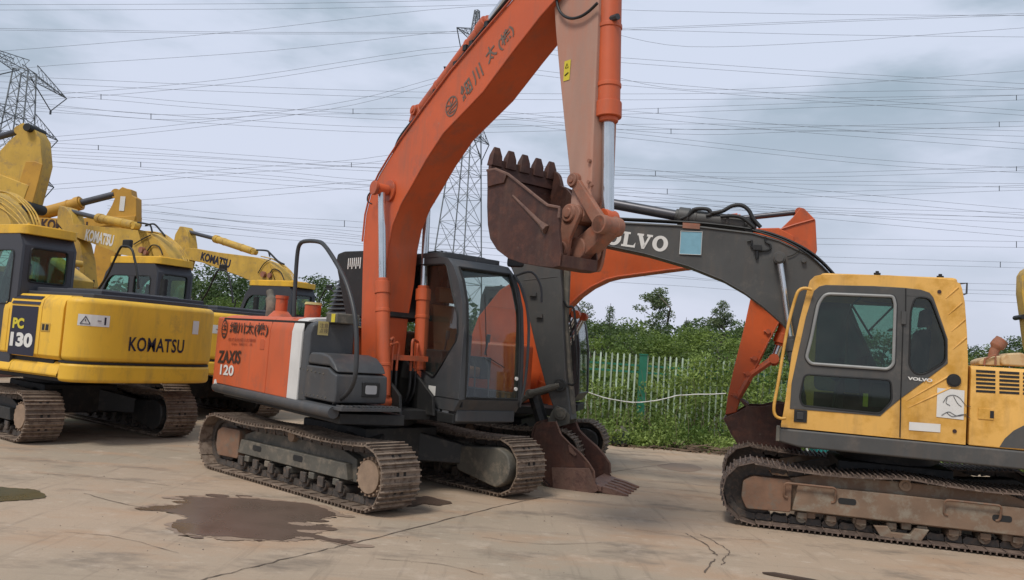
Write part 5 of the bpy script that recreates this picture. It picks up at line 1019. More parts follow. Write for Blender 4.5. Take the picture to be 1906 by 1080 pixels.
    b = MB(); b.tube(crv(T('e8', F, 'y', -.25, [(215, 20), (225, 75), (270, 110), (380, 155), (450, 200)])), .02, 6); b.build('hydraulic_hose', M['rub'], A, smooth=60)
    for yy in (-.3, .3):
        ram(r, 'boom_cylinder', (.75, yy, 1.05), (1.0, yy, 1.75), (1.25, yy, 2.3), .08, M['orange2'])
    Yb = -.42
    pts = P('p', [(1349, 778), (1372, 768), (1392, 756), (1420, 757), (1450, 750), (1476, 756), (1488, 800), (1488, 850), (1462, 868), (1420, 862), (1385, 840), (1362, 805)])
    ss = [(p.x, p.z) for p in (Q(F, x, y, 'y', Yb) for x, y in pts)]
    b = MB(); b.prism(ss, 'xz', Yb, Yb+.03); BK = b.build('bucket', M['bucket'], r, bevel=.006)
    b = MB(); b.prism(ss, 'xz', .39, .42); b.build('side_plate', M['bucket'], BK)
    shell('bucket_shell', ss[5:]+[ss[0]], Yb+.005, .415, .022, M['bucket'], BK)
    for k in range(5): tooth(BK, (ss[2][0], Yb+.06+.18*k, ss[2][1]), (-.7, 0, .5), (.5, 0, .7), .08, .14, M['bucket'])
    return r
build_y()
# machine at the right edge: only its raised arm end shows
def build_edge():
    F = 'K6'; FR['K6'] = (11.5, 13.2, 2.9)
    r = kr_base; r.location = (11.5, 13.2, 0); r.rotation_euler[2] = 2.9
    r['label'] = 'excavator out of frame on the right showing only a dull yellow arm end'; del r['group']
    ar = [(1903, 512), (1909, 502), (1918, 496), (1935, 520), (1940, 580), (1930, 700), (1914, 640), (1908, 590), (1902, 545)]
    bo = [(1905, 640), (1960, 640), (2050, 660)]
    q = [Q(F, x, y, 'y', .15) for x, y in ar]; A = slab('arm', [(p.x, p.z) for p in q], -.15, .15, M['yellow_old'], r)
    p = Q(F, 1925, 640, 'y', .15); slab('boom', [(p.x-.15, p.z-.3), (p.x+.1, p.z+.1), (1.0, 3.1), (.2, 2.6), (-.2, 1.4), (.3, 1.3), (.9, 2.3), (p.x-.3, p.z-.5)], -.17, .17, M['yellow_old'], r)
    b = MB(); q = Q(F, 1903, 590, 'y', .15); b.cyl((q.x, -.2, q.z), (q.x, .2, q.z), .04, 10); b.build('arm_pin', M['blk'], A)
build_edge()
# ================================================================== ground
def ground_mat(name, soil=False):
    m, t, b = nodes(name); n = t.nodes; l = t.links
    g = n.new('ShaderNodeNewGeometry'); pos = g.outputs['Position']
    def noise(sc, det=6, ro=.55, st=None):
        q = n.new('ShaderNodeTexNoise'); q.inputs['Scale'].default_value = sc; q.inputs['Detail'].default_value = det; q.inputs['Roughness'].default_value = ro
        src = pos
        if st: mp = n.new('ShaderNodeMapping'); mp.inputs['Scale'].default_value = st; mp.inputs['Rotation'].default_value = (0, 0, .35); l.new(pos, mp.inputs[0]); src = mp.outputs[0]
        l.new(src, q.inputs[0]); return q.outputs[0]
    def ramp(v, a, b_): r = n.new('ShaderNodeMapRange'); r.inputs[1].default_value = a; r.inputs[2].default_value = b_; l.new(v, r.inputs[0]); return r.outputs[0]
    def mix(f, A, B):
        q = n.new('ShaderNodeMix'); q.data_type = 'RGBA'; l.new(f, q.inputs[0])
        for k, v in ((6, A), (7, B)):
            if isinstance(v, tuple): q.inputs[k].default_value = (*v, 1)
            else: l.new(v, q.inputs[k])
        return q.outputs[2]
    if soil:
        c = mix(ramp(noise(.3), .35, .65), (.07, .065, .035), (.13, .10, .065)); c = mix(ramp(noise(6, 8), .5, .7), c, (.17, .13, .09))
        l.new(c, b.inputs['Base Color']); b.inputs['Roughness'].default_value = .95
    else:
        c = mix(ramp(noise(.22, 4), .35, .66), (.45, .33, .235), (.31, .26, .195))         # pinkish and greyer slabs
        c = mix(ramp(noise(.75, 6, .6, (1, 2.2, 1)), .50, .72), c, (.40, .26, .165))            # rusty tan film
        c = mix(ramp(noise(.9, 8, .66, (1, 2., 1)), .53, .68), c, (.20, .158, .12))           # dull stains
        w = n.new('ShaderNodeMath'); w.operation = 'MULTIPLY'; l.new(ramp(noise(3.2, 8, .7, (1, 2.6, 1)), .60, .70), w.inputs[0]); w.inputs[1].default_value = .6
        c = mix(w.outputs[0], c, (.56, .47, .38))                                               # scuffed pale laitance
        w2 = n.new('ShaderNodeMath'); w2.operation = 'MULTIPLY'; l.new(ramp(noise(14, 6, .7), .62, .78), w2.inputs[0]); w2.inputs[1].default_value = .45
        c = mix(w2.outputs[0], c, (.17, .125, .095))                                            # grit
        w3 = n.new('ShaderNodeMath'); w3.operation = 'MULTIPLY'; l.new(ramp(noise(70, 4, .6), .35, .7), w3.inputs[0]); w3.inputs[1].default_value = .25
        c = mix(w3.outputs[0], c, (.25, .19, .14))
        l.new(c, b.inputs['Base Color']); b.inputs['Roughness'].default_value = .85; b.inputs['Specular IOR Level'].default_value = .3
        for st, lo, hi, col, k in (((9, .55, 1), .56, .70, (.18, .14, .105), .45), ((.5, 7, 1), .58, .72, (.20, .155, .12), .4), ((2.5, 2.5, 1), .55, .68, (.50, .40, .31), .5)):
            w4 = n.new('ShaderNodeMath'); w4.operation = 'MULTIPLY'; l.new(ramp(noise(1.0, 9, .68, st), lo, hi), w4.inputs[0]); w4.inputs[1].default_value = k; c = mix(w4.outputs[0], c, col)
        l.new(c, b.inputs['Base Color'])
        bp = n.new('ShaderNodeBump'); bp.inputs['Strength'].default_value = .35; bp.inputs['Distance'].default_value = .02; l.new(noise(9, 10, .7), bp.inputs['Height']); l.new(bp.outputs[0], b.inputs['Normal'])
    return m
M['conc'] = ground_mat('worn yard concrete'); M['soil'] = ground_mat('weedy soil', True)
b = MB(); b.add([(-1500, -60, -.05), (1500, -60, -.05), (1500, 2500, -.05), (-1500, 2500, -.05)], [(0, 1, 2, 3)]); tag(b.build('ground', M['soil']), kind='structure')
random.seed(4)
edge = []
x = 60.
while x > 1.9: edge.append((x, 16.35+.22*(x-5.4)*-.06+random.uniform(-.08, .08))); x -= .35
edge += [(1.6, 17.3), (1.3, 26), (-60, 30)]
b = MB(); b.prism([(-60, -20), (60, -20)]+edge, 'xy', -.045, 0); tag(b.build('concrete_yard', M['conc']), kind='structure')
def GP(cr_, pts, z=.004):
    ox, oy, s = CROP[cr_]; return [Q('W', ox+x/s, oy+y/s, 'z', z) for x, y in pts]
CROP['d8'] = (0, 820, 2.723); CROP['f6'] = (1100, 800, 3.665)
def rough_edge(pts, n=5, amp=.03):
    c = crv([Vector((p.x, p.y)) for p in pts], n, True); return [(p.x+random.uniform(-amp, amp), p.y+random.uniform(-amp, amp)) for p in c]
def wet(name, col, rough):
    m, t, b = nodes(name); n = t.nodes; l = t.links; g = n.new('ShaderNodeNewGeometry'); q = n.new('ShaderNodeTexNoise'); q.inputs['Scale'].default_value = 1.3; q.inputs['Detail'].default_value = 6; l.new(g.outputs['Position'], q.inputs[0])
    r = n.new('ShaderNodeMix'); r.data_type = 'RGBA'; r.inputs[6].default_value = (*col, 1); r.inputs[7].default_value = (col[0]*1.6, col[1]*1.45, col[2]*1.3, 1); l.new(q.outputs[0], r.inputs[0]); l.new(r.outputs[2], b.inputs['Base Color'])
    mr = n.new('ShaderNodeMapRange'); mr.inputs[1].default_value = .35; mr.inputs[2].default_value = .65; mr.inputs[3].default_value = rough*.6; mr.inputs[4].default_value = rough*1.5; l.new(q.outputs[0], mr.inputs[0]); l.new(mr.outputs[0], b.inputs['Roughness']); return m
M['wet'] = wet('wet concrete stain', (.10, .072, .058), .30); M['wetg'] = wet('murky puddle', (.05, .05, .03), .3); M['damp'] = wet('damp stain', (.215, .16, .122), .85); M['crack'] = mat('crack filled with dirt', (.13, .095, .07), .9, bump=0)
pud = GP('d8', [(745, 340), (800, 330), (880, 328), (950, 318), (930, 296), (990, 288), (1100, 290), (1250, 294), (1420, 308), (1560, 322), (1660, 350), (1700, 380), (1640, 392), (1570, 405), (1540, 425), (1640, 428), (1645, 446), (1560, 462), (1600, 478), (1700, 498), (1790, 518), (1740, 524), (1640, 505), (1540, 492), (1470, 500), (1420, 506), (1300, 500), (1150, 486), (1000, 480), (910, 462), (868, 428), (905, 404), (960, 390), (870, 366), (790, 352)])
def sheet(name, pts, z, mt, kind='structure', amp=.02):
    b = MB(); ol = rough_edge(pts, 5, amp); tr = tessellate_polygon([[Vector((p[0], p[1], 0)) for p in ol]]); b.add([(p[0], p[1], z) for p in ol], [tuple(q) for q in tr]); return tag(b.build(name, mt), kind=kind)
sheet('puddle', pud, .006, M['wet'])
cx, cy = sum(p.x for p in pud)/len(pud), sum(p.y for p in pud)/len(pud)
sheet('damp_stain', [Vector((cx+(p.x-cx)*1.05+.01, cy+(p.y-cy)*1.08, 0)) for p in pud], .003, M['damp'], amp=.045)
for i in range(34):
    j = random.randrange(len(pud)); p = pud[j]; a_ = random.uniform(.02, .07); q = Vector((p.x+(p.x-cx)*random.uniform(0, .12)+random.uniform(-.05, .05), p.y+(p.y-cy)*random.uniform(0, .15), 0))
    sheet('damp_stain', [q+Vector((a_*2*math.cos(t), a_*math.sin(t), 0)) for t in (0, 1, 2.1, 3.1, 4.2, 5.2)], .0045+i*.0001, M['wet' if i % 2 else 'damp'], amp=.012)
sheet('puddle', GP('d8', [(-60, 240), (60, 240), (140, 246), (195, 256), (235, 284), (190, 297), (80, 304), (-60, 306)]), .006, M['wetg'])
sheet('puddle', GP('p', [(752, 932), (790, 924), (822, 930), (842, 936), (812, 941), (790, 938), (768, 944), (745, 940)]), .006, M['wet'])
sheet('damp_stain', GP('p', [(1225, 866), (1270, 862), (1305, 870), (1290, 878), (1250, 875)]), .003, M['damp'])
sheet('damp_stain', GP('p', [(1050, 1090), (900, 1075), (700, 1040), (640, 1075), (600, 1110)]), .002, M['damp']) if False else None
def crack(pts, w, z=.005):
    P_ = crv([Vector((p.x, p.y, z)) for p in pts], 6); l_, r_ = [], []
    for i, p in enumerate(P_):
        t = (P_[min(i+1, len(P_)-1)]-P_[max(i-1, 0)]).normalized(); n_ = Vector((-t.y, t.x, 0)); j = Vector((random.uniform(-.012, .012), random.uniform(-.012, .012), 0)); ww = w*random.uniform(.35, 1.2)
        l_.append(p+n_*ww+j); r_.append(p-n_*ww+j)
    k = len(P_); b = MB(); b.add(l_+r_, [(i, i+1, k+i+1, k+i) for i in range(k-1)]); tag(b.build('crack', M['crack']), kind='structure')
crack(GP('p', [(330, 1095), (378, 1079), (440, 1063), (520, 1043), (600, 1024), (657, 1011), (720, 996), (800, 975), (880, 955), (950, 938), (1010, 925)]), .008)
crack(GP('f6', [(640, 705), (700, 735), (780, 780), (830, 830), (860, 860)]), .009)
crack(GP('f6', [(740, 710), (880, 785), (940, 825), (935, 855), (905, 880), (912, 905), (885, 920)]), .006)
crack(GP('f6', [(850, 880), (815, 920), (765, 972)]), .008)
crack(GP('p', [(1180, 905), (1300, 915), (1345, 922)]), .006)
crack(GP('p', [(1100, 885), (1180, 872), (1260, 862)]), .006)
crack(GP('p', [(155, 918), (240, 940), (330, 952)]), .006)
for pts in ([(1180, 985), (1300, 1000), (1420, 1005)], [(900, 1000), (1000, 1012), (1120, 1010)], [(120, 990), (220, 1000), (330, 1030)], [(700, 1040), (820, 1050), (900, 1070)], [(60, 880), (200, 890), (320, 905)]):
    crack(GP('p', pts), .004)
b = MB(); rg = random.Random(2)                                             # grit and crumbs on the yard
for i in range(700):
    y = 4+12*rg.random()**1.3; x = rg.uniform(-.75, .75)*y; s_ = rg.uniform(.002, .009)*(1.6 if rg.random() < .08 else 1); a = rg.uniform(0, 3); c_, d_ = math.cos(a)*s_, math.sin(a)*s_; z = .001
    b.add([(x-c_, y-d_, z), (x+d_, y-c_, z), (x+c_*1.2, y+d_, z), (x-d_, y+c_, z), (x, y, z+s_*.9)], [(0, 1, 4), (1, 2, 4), (2, 3, 4), (3, 0, 4)])
tag(b.build('grit', mat('grit', (.22, .17, .13), .9, var=.5, scale=20, bump=0)), kind='stuff')
# ================================================================== foliage
def leaf_mat(name, c1, c2):
    m, t, b = nodes(name); n = t.nodes; l = t.links
    oi = n.new('ShaderNodeNewGeometry'); q = n.new('ShaderNodeTexNoise'); q.inputs['Scale'].default_value = 1.1; q.inputs['Detail'].default_value = 3; l.new(oi.outputs['Position'], q.inputs[0])
    mr = n.new('ShaderNodeMapRange'); mr.inputs[1].default_value = .35; mr.inputs[2].default_value = .65; l.new(q.outputs[0], mr.inputs[0])
    rn = n.new('ShaderNodeMath'); rn.operation = 'MULTIPLY_ADD'; l.new(oi.outputs['Random Per Island'], rn.inputs[0]); rn.inputs[1].default_value = .55; l.new(mr.outputs[0], rn.inputs[2])
    sc = n.new('ShaderNodeMath'); sc.operation = 'MULTIPLY'; l.new(rn.outputs[0], sc.inputs[0]); sc.inputs[1].default_value = .65
    x = n.new('ShaderNodeMix'); x.data_type = 'RGBA'; x.inputs[6].default_value = (*c1, 1); x.inputs[7].default_value = (*c2, 1); l.new(sc.outputs[0], x.inputs[0])
    b.inputs['Roughness'].default_value = .6; l.new(x.outputs[2], b.inputs['Base Color'])
    tr = n.new('ShaderNodeBsdfTranslucent'); l.new(x.outputs[2], tr.inputs[0]); ms = n.new('ShaderNodeMixShader'); ms.inputs[0].default_value = .35
    l.new(b.outputs[0], ms.inputs[1]); l.new(tr.outputs[0], ms.inputs[2]); l.new(ms.outputs[0], n['Material Output'].inputs[0]); return m
M['leaf_d'] = leaf_mat('dark tree foliage', (.028, .06, .022), (.12, .18, .045)); M['leaf_m'] = leaf_mat('mid green foliage', (.05, .10, .02), (.23, .31, .06))
M['leaf_p'] = leaf_mat('pale feathery foliage', (.08, .12, .055), (.22, .27, .12)); M['leaf_v'] = leaf_mat('bright vine leaves', (.055, .12, .018), (.36, .46, .12))
M['bark'] = mat('tree bark', (.10, .085, .065), .9, var=.3, scale=8)
def leaf(b, c, s, rng):
    a = Vector((rng.gauss(0, 1), rng.gauss(0, 1), rng.gauss(0, .8))).normalized(); u = a.orthogonal().normalized(); w = a.cross(u); th = rng.uniform(0, 6.3); u, w = u*math.cos(th)+w*math.sin(th), w*math.cos(th)-u*math.sin(th)
    k = len(b.v); b.v += [tuple(c-u*s), tuple(c-w*s*.45), tuple(c+u*s), tuple(c+w*s*.45)]; b.f.append([k, k+1, k+2, k+3]); b.m.append(0)
def blob(b, c, rx, rz, n, s, rng):
    for _ in range(int(n*1.7)):
        d = Vector((rng.gauss(0, 1), rng.gauss(0, 1), rng.gauss(0, 1))).normalized()*rng.uniform(.35, 1.05)**.6
        leaf(b, c+Vector((d.x*rx, d.y*rx, d.z*rz)), s*.74*rng.uniform(.6, 1.3), rng)
def fast(b, name, mt, parent=None):
    me = bpy.data.meshes.new(name); me.from_pydata(b.v, [], b.f); me.materials.append(mt); o = bpy.data.objects.new(name, me); S.collection.objects.link(o); o.parent = parent; return o
def tree(kind, seed):
    rng = random.Random(seed); r = empty('tree', (0, 0, 0)); H = 5.; tk = MB(); cr_ = MB()
    if kind == 'airy':                                                    # narrow, loose, sky shows through
        tr = [Vector((rng.uniform(-.08, .08)*i, rng.uniform(-.08, .08)*i, H*i/7)) for i in range(8)]; tk.tube(tr, [.09-.011*i for i in range(8)], 7)
        for k in range(46):
            t = rng.uniform(.22, .98); p = tr[0].lerp(tr[-1], t); a = rng.uniform(0, 6.28); L_ = (1.02-t)*1.35*rng.uniform(.5, 1.1)+.18; q = p+Vector((math.cos(a)*L_, math.sin(a)*L_, L_*rng.uniform(.35, .9)))
            tk.tube([p, p.lerp(q, .5)+Vector((0, 0, -.03)), q], [.022, .014, .005], 4)
            for m in range(3): c = p.lerp(q, rng.uniform(.45, 1.05)); blob(cr_, c, .20, .17, 22, .062, rng)
        mt = M['leaf_p']
    elif kind == 'cone':
        tk.tube([(0, 0, 0), (0, 0, H)], [.1, .015], 7)
        for k in range(20):
            t = .15+.85*k/20; R_ = (1.02-t)*1.25+.08
            for j in range(max(3, int(7*(1.1-t)))):
                a = rng.uniform(0, 6.28); q = Vector((math.cos(a)*R_*rng.uniform(.5, 1.1), math.sin(a)*R_, H*t-.1)); tk.tube([(0, 0, H*t), q], [.015, .005], 4); blob(cr_, q*.8+Vector((0, 0, H*t*.2)), .27, .16, 32, .065, rng)
        mt = M['leaf_d']
    else:                                                                 # round bushy crown
        tk.tube([(0, 0, 0), (.05, .02, 1.2), (0, .1, 2.6)], [.13, .1, .06], 8)
        for k in range(9): a = rng.uniform(0, 6.28); q = Vector((math.cos(a)*rng.uniform(.6, 1.4), math.sin(a)*rng.uniform(.6, 1.4), rng.uniform(2.4, 4.2))); tk.tube([(0, 0, rng.uniform(1, 2.2)), q*.6+Vector((0, 0, 1)), q], [.05, .03, .01], 5)
        for k in range(64):
            a = rng.uniform(0, 6.28); zz = rng.uniform(0, 1); R_ = 1.75*math.sqrt(max(.05, 1-(zz*1.9-.85)**2))*rng.uniform(.45, 1); blob(cr_, Vector((math.cos(a)*R_, math.sin(a)*R_, .9+zz*3.7)), .42, .34, 52, .085, rng)
        mt = M['leaf_m'] if kind == 'bush' else M['leaf_d']
    tk.build('trunk', M['bark'], r); fast(cr_, 'crown', mt, r); return r
protos = {('airy', 1): tree('airy', 1), ('airy', 2): tree('airy', 7), ('cone', 1): tree('cone', 3), ('bush', 1): tree('bush', 5), ('bush', 2): tree('bush', 9), ('dark', 1): tree('dark', 11), ('dark', 2): tree('dark', 14)}
used = set()
def put(key, px, top, Y, label, wd=1.0, rot=0, grp='trees beyond the fence'):
    X = (px-953)/1560*Y; t = Q('W', px, top-(16 if key[0] in ('bush', 'dark') else 0), 'y', Y); s = t.z/5.
    o = protos[key] if key not in used else copy_tree(protos[key]); used.add(key)
    o.location = (t.x, Y, -.05); o.scale = (s*wd, s*wd, s); o.rotation_euler = (0, 0, rot); tag(o, label, 'tree', grp)
put(('airy', 1), 1226, 538, 27, 'tallest pale feathery tree standing behind the green fence', 1.5)
put(('airy', 2), 1342, 560, 27, 'pale feathery tree behind the fence, next to the deep orange arm', 1.25, 1)
put(('cone', 1), 1137, 562, 29, 'narrow dark conifer behind the fence, left of the tallest pale tree', .7)
put(('cone', 1), 1278, 588, 30, 'small dark pointed tree between the two pale feathery trees', .7, 2)
put(('airy', 2), 1076, 560, 26, 'loose dark topped tree just right of the grey arm', .9, 2)
L2 = 'dark bushy tree in the row behind the fence'; L3 = 'mid green bushy tree in the row behind the fence'; k = 0
for px, top, Y, key, w_ in ((1040, 592, 27, ('dark', 1), 1.3), (1098, 600, 25, ('dark', 2), 1.3), (1165, 612, 25, ('dark', 1), 1.3), (1205, 618, 23, ('bush', 1), 1.4), (1255, 608, 26, ('dark', 2), 1.3), (1300, 612, 24, ('bush', 2), 1.3), (1345, 622, 23, ('bush', 1), 1.4), (1395, 606, 25, ('dark', 1), 1.3), (1440, 600, 26, ('bush', 2), 1.4), (1490, 610, 25, ('dark', 2), 1.3),
                          (985, 600, 30, ('dark', 2), 1.3), (925, 585, 32, ('bush', 1), 1.4), (860, 590, 32, ('dark', 1), 1.4), (800, 585, 30, ('bush', 2), 1.4), (1180, 600, 30, ('bush', 1), 1.6), (1110, 606, 31, ('bush', 2), 1.6), (1320, 600, 31, ('dark', 1), 1.6), (1235, 625, 22, ('bush', 2), 1.4), (1130, 628, 22, ('bush', 1), 1.4)):
    put(key, px, top, Y, L3 if key[0] == 'bush' else L2, w_, k*1.3); k += 1
for px, top, Y, key in ((395, 500, 33, ('dark', 1)), (440, 507, 34, ('dark', 2)), (478, 520, 34, ('dark', 1)), (360, 520, 35, ('bush', 1)), (580, 517, 36, ('dark', 2)), (612, 530, 35, ('dark', 1)), (540, 535, 36, ('bush', 2)), (330, 530, 38, ('dark', 1)), (425, 560, 30, ('bush', 2)), (500, 560, 32, ('bush', 1)), (250, 545, 36, ('dark', 2)), (180, 540, 36, ('dark', 1)), (650, 560, 34, ('bush', 1)), (700, 565, 34, ('dark', 2))):
    put(key, px, top, Y, 'dark tree far behind the yellow excavators' if key[0] == 'dark' else 'mid green tree far behind the yellow excavators', 1.3, k*1.7, 'trees behind the yellow excavators'); k += 1
for px, top, Y, key in ((1828, 652, 34, ('dark', 2)), (1862, 648, 33, ('bush', 1)), (1895, 634, 30, ('dark', 1)), (1940, 640, 30, ('bush', 2)), (1800, 668, 36, ('dark', 1)), (1560, 610, 28, ('dark', 2)), (1640, 620, 28, ('bush', 1)), (1720, 620, 30, ('dark', 1))):
    put(key, px, top, Y, 'tree seen low over the apricot yellow engine cover' if px > 1790 else 'tree hidden behind the apricot yellow cab', 1.3, k*1.1, 'trees behind the apricot yellow excavator'); k += 1
rng = random.Random(8); b = MB()                                            # far wood: one mass
for i in range(900): x = rng.uniform(-60, 70); y = rng.uniform(42, 60); blob(b, Vector((x, y, rng.uniform(0, 1)**.6*3.3+rng.uniform(-.3, .5))), 1.4, .8, 16, .3, rng)
tag(fast(b, 'far_wood', M['leaf_d']), kind='stuff')
# ================================================================== fence with vines
f = empty('palisade_fence', (5.8, 17.6, 0), label='green railed palisade fence with pale pickets overgrown by vines', cat='fence')
M['picket'] = mat('pale picket paint', (.50, .60, .48), .5, var=.2, scale=4, bump=0, obj=.35); M['frail'] = mat('green fence paint', (.02, .17, .10), .5, var=.2, scale=3, bump=0)
def fe(b, nm, mt): o = b.build(nm, mt, f); return o
for i in range(96):
    x = -5.8+.1+i*.123; h = 1.81+rng.uniform(-.012, .012); b = MB(); lx, lo = rng.uniform(-.008, .008), rng.uniform(-.012, .012); b.prism([(x-.016, .12), (x+.016, .12), (x+.016+lx, h-.03), (x+lx, h), (x-.016+lx, h-.03)], 'xz', -.03+lo*.5, -.012+lo*.5); fe(b, 'picket', M['picket'])
for z in (1.58, 1.44, .35): b = MB(); b.box(-5.8, 6.1, -.006, .03, z-.02, z+.02); fe(b, 'rail', M['frail'])
for x in (-5.75, -3.0+.05, .15, 3.2, 6.05): b = MB(); b.box(x-.075, x+.075, -.05, .05, 0, 1.80); b.box(x-.085, x+.085, -.06, .06, 1.80, 1.83); fe(b, 'post', M['frail'])
b = MB()                                                                  # vines: dense low, thinning upwards, heavier to the right
for i in range(2600):
    x = rng.uniform(-.5, 14); t = rng.random(); dens = .30+.70*min(1, max(0, (x-3.0)/1.6)); zt = 1.15+.7*min(1, max(0, (x-2.9)/1.0)); 
    z = zt*t**(1.15 if x > 3.6 else 1.6)
    if rng.random() > dens and z > .5: continue
    y = 17.55-rng.uniform(-.25, 1)**1*.55*max(0, 1-z/1.7); blob(b, Vector((x, y, z+.05)), .17, .14, 16, .05, rng)
for i in range(900):
    x = rng.uniform(1.9, 14); blob(b, Vector((x, rng.uniform(16.5, 17.3)-.013*(x-5), rng.uniform(.02, .42)*rng.random()+.08)), .19, .11, 16, .052, rng)
tag(fast(b, 'vines', M['leaf_v']), kind='stuff')
b = MB()
for i in range(1300): x = rng.uniform(-2, 15); blob(b, Vector((x, rng.uniform(18.2, 22.5), rng.uniform(.1, 1.5))), .45, .3, 12, .12, rng)
tag(fast(b, 'undergrowth', M['leaf_m']), kind='stuff')
b = MB()
for i in range(420):
    x = rng.uniform(-14, 1.5); blob(b, Vector((x, rng.uniform(25, 29), rng.uniform(.05, .6))), .5, .3, 14, .1, rng)
tag(fast(b, 'weeds', M['leaf_m']), kind='stuff')
b = MB()
for i in range(260):
    x = rng.uniform(3.3, 6.2) if i < 190 else rng.uniform(2., 9); p = Vector((x, rng.uniform(16.2, 16.75), rng.uniform(.01, .16 if i < 190 else .04))); a = rng.uniform(-.5, .5)+(0 if rng.random() < .7 else 1.5); L_ = rng.uniform(.08, .35); q = p+Vector((math.cos(a)*L_, math.sin(a)*L_, rng.uniform(-.04, .06))); q.z = max(.01, q.z); b.tube([p, q], rng.uniform(.004, .012), 4)
tag(b.build('fallen_twigs', mat('dry twigs', (.20, .14, .10), .9, var=.3)), kind='stuff')
b = MB()
for i in range(500): x = rng.uniform(1.8, 14); leaf(b, Vector((x, 16.5+rng.gauss(-.05, .12), .012)), .04, rng)
tag(fast(b, 'fallen_leaves', mat('dry leaf litter', (.16, .10, .06), .9, var=.4)), kind='stuff')
CROP['d2'] = (1040, 540, 3.375)
b = MB(); b.tube(crv([Q('W', 1040+x/3.375, 540+y/3.375, 'y', 17.1) for x, y in ((60, 590), (100, 612), (190, 645), (300, 680), (420, 701), (500, 706), (600, 696), (680, 680), (740, 664), (800, 660), (870, 655), (960, 655), (1050, 650))]), .012, 6)
tag(b.build('water_hose', M['white'], smooth=60), 'thin white hose sagging along the vine covered fence', 'hose')
b = MB()                                                                    # bare stems standing in the hedge
for i in range(150):
    x = rng.uniform(0, 10); p = Vector((x, rng.uniform(16.75, 17.4), 0)); h = rng.uniform(.5, 1.5); b.tube([p, p+Vector((rng.uniform(-.1, .1), 0, h*.5)), p+Vector((rng.uniform(-.25, .25), rng.uniform(-.1, .1), h))], [.007, .005, .003], 4)
tag(b.build('bare_stems', mat('grey brown stems', (.16, .13, .09), .9, var=.3)), kind='stuff')
# small things by the fence
c = Q('W', 1153, 828, 'z', 0); r = empty('plastic_bin', (c.x, c.y+.12, 0), .2, label='small dark grey open plastic bin at the foot of the vines', cat='bin')
b = MB(); b.prism([(-.16, 0), (.14, 0), (.17, .22), (-.19, .26)], 'xz', -.13, .12); b.build('bin_body', mat('dark grey plastic', (.07, .09, .095), .4, bump=0), r, bevel=.02)
b = MB(); b.add([(-.19, -.13, .265), (.17, -.13, .225), (.1, .12, .36), (-.16, .12, .30)], [(0, 1, 2, 3)]); b.add([(-.1, -.14, .09), (.12, -.14, .12), (.1, -.138, .16), (-.12, -.138, .10)], [(0, 1, 2, 3)]); b.build('torn_liner', M['frame_gr'], r)
b = MB(); p, q = Q('W', 1419, 1066, 'z', .012), Q('W', 1512, 1082, 'z', .012); b.tube([p, p.lerp(q, .25), q, q+(q-p)*.3], [.006, .022, .02, .014], 7); tag(b.build('stick', mat('dark wet wood', (.05, .03, .02), .7)), 'dark tapered stick lying on the concrete at the bottom edge', 'stick')
# bicycle and teal tarpaulin crate glimpsed under the right machine
r = empty('bicycle', (5.62, 16.1, 0), .15, label='pale bicycle leaning behind the right excavator, seen under its body', cat='bicycle')
M['bike'] = mat('pale bicycle paint', (.55, .58, .58), .4, bump=0)
for x in (-.52, .52):
    w_ = MB(); w_.tube([(x+.32*math.cos(a), 0, .33+.32*math.sin(a)) for a in [2*math.pi*i/28 for i in range(28)]], .02, 6, closed=True); wh = w_.build('wheel', M['bike'], r)
    w_ = MB()
    for i in range(12): a = math.pi*i/6; w_.tube([(x, 0, .33), (x+.31*math.cos(a), 0, .33+.31*math.sin(a))], .004, 4)
    w_.cyl((x, -.04, .33), (x, .04, .33), .025, 8); w_.build('spokes', M['rail'], wh)
w_ = MB()
for p, q in (((-.52, .33), (-.1, .3)), ((-.1, .3), (.38, .75)), ((-.2, .75), (.38, .78)), ((-.1, .3), (-.22, .88)), ((-.52, .33), (-.2, .75)), ((.52, .33), (.36, .92))): w_.tube([(p[0], 0, p[1]), (q[0], 0, q[1])], .018, 6)
w_.build('frame', M['bike'], r); w_ = MB(); w_.prism(rnd([(-.36, .88), (-.08, .9), (-.1, .94), (-.34, .95)], .02), 'xz', -.06, .06); w_.build('saddle', M['rub'], r)
w_ = MB(); w_.tube([(.33, -.25, .98), (.36, 0, .95), (.33, .25, .98)], .014, 6); w_.build('handlebar', M['rail'], r)
b = MB(); pr = []
for i in range(33): pr.append((6.0+i*.032, 16.15+(.02 if i % 2 else -.02)))
b.prism(pr+[(7.05, 16.5), (6.0, 16.5)], 'xy', 0, .78); tag(b.build('teal_crate', mat('teal corrugated plastic', (.02, .22, .21), .5, bump=0)), 'teal ribbed crate beside the bicycle, seen under the right excavator', 'crate')
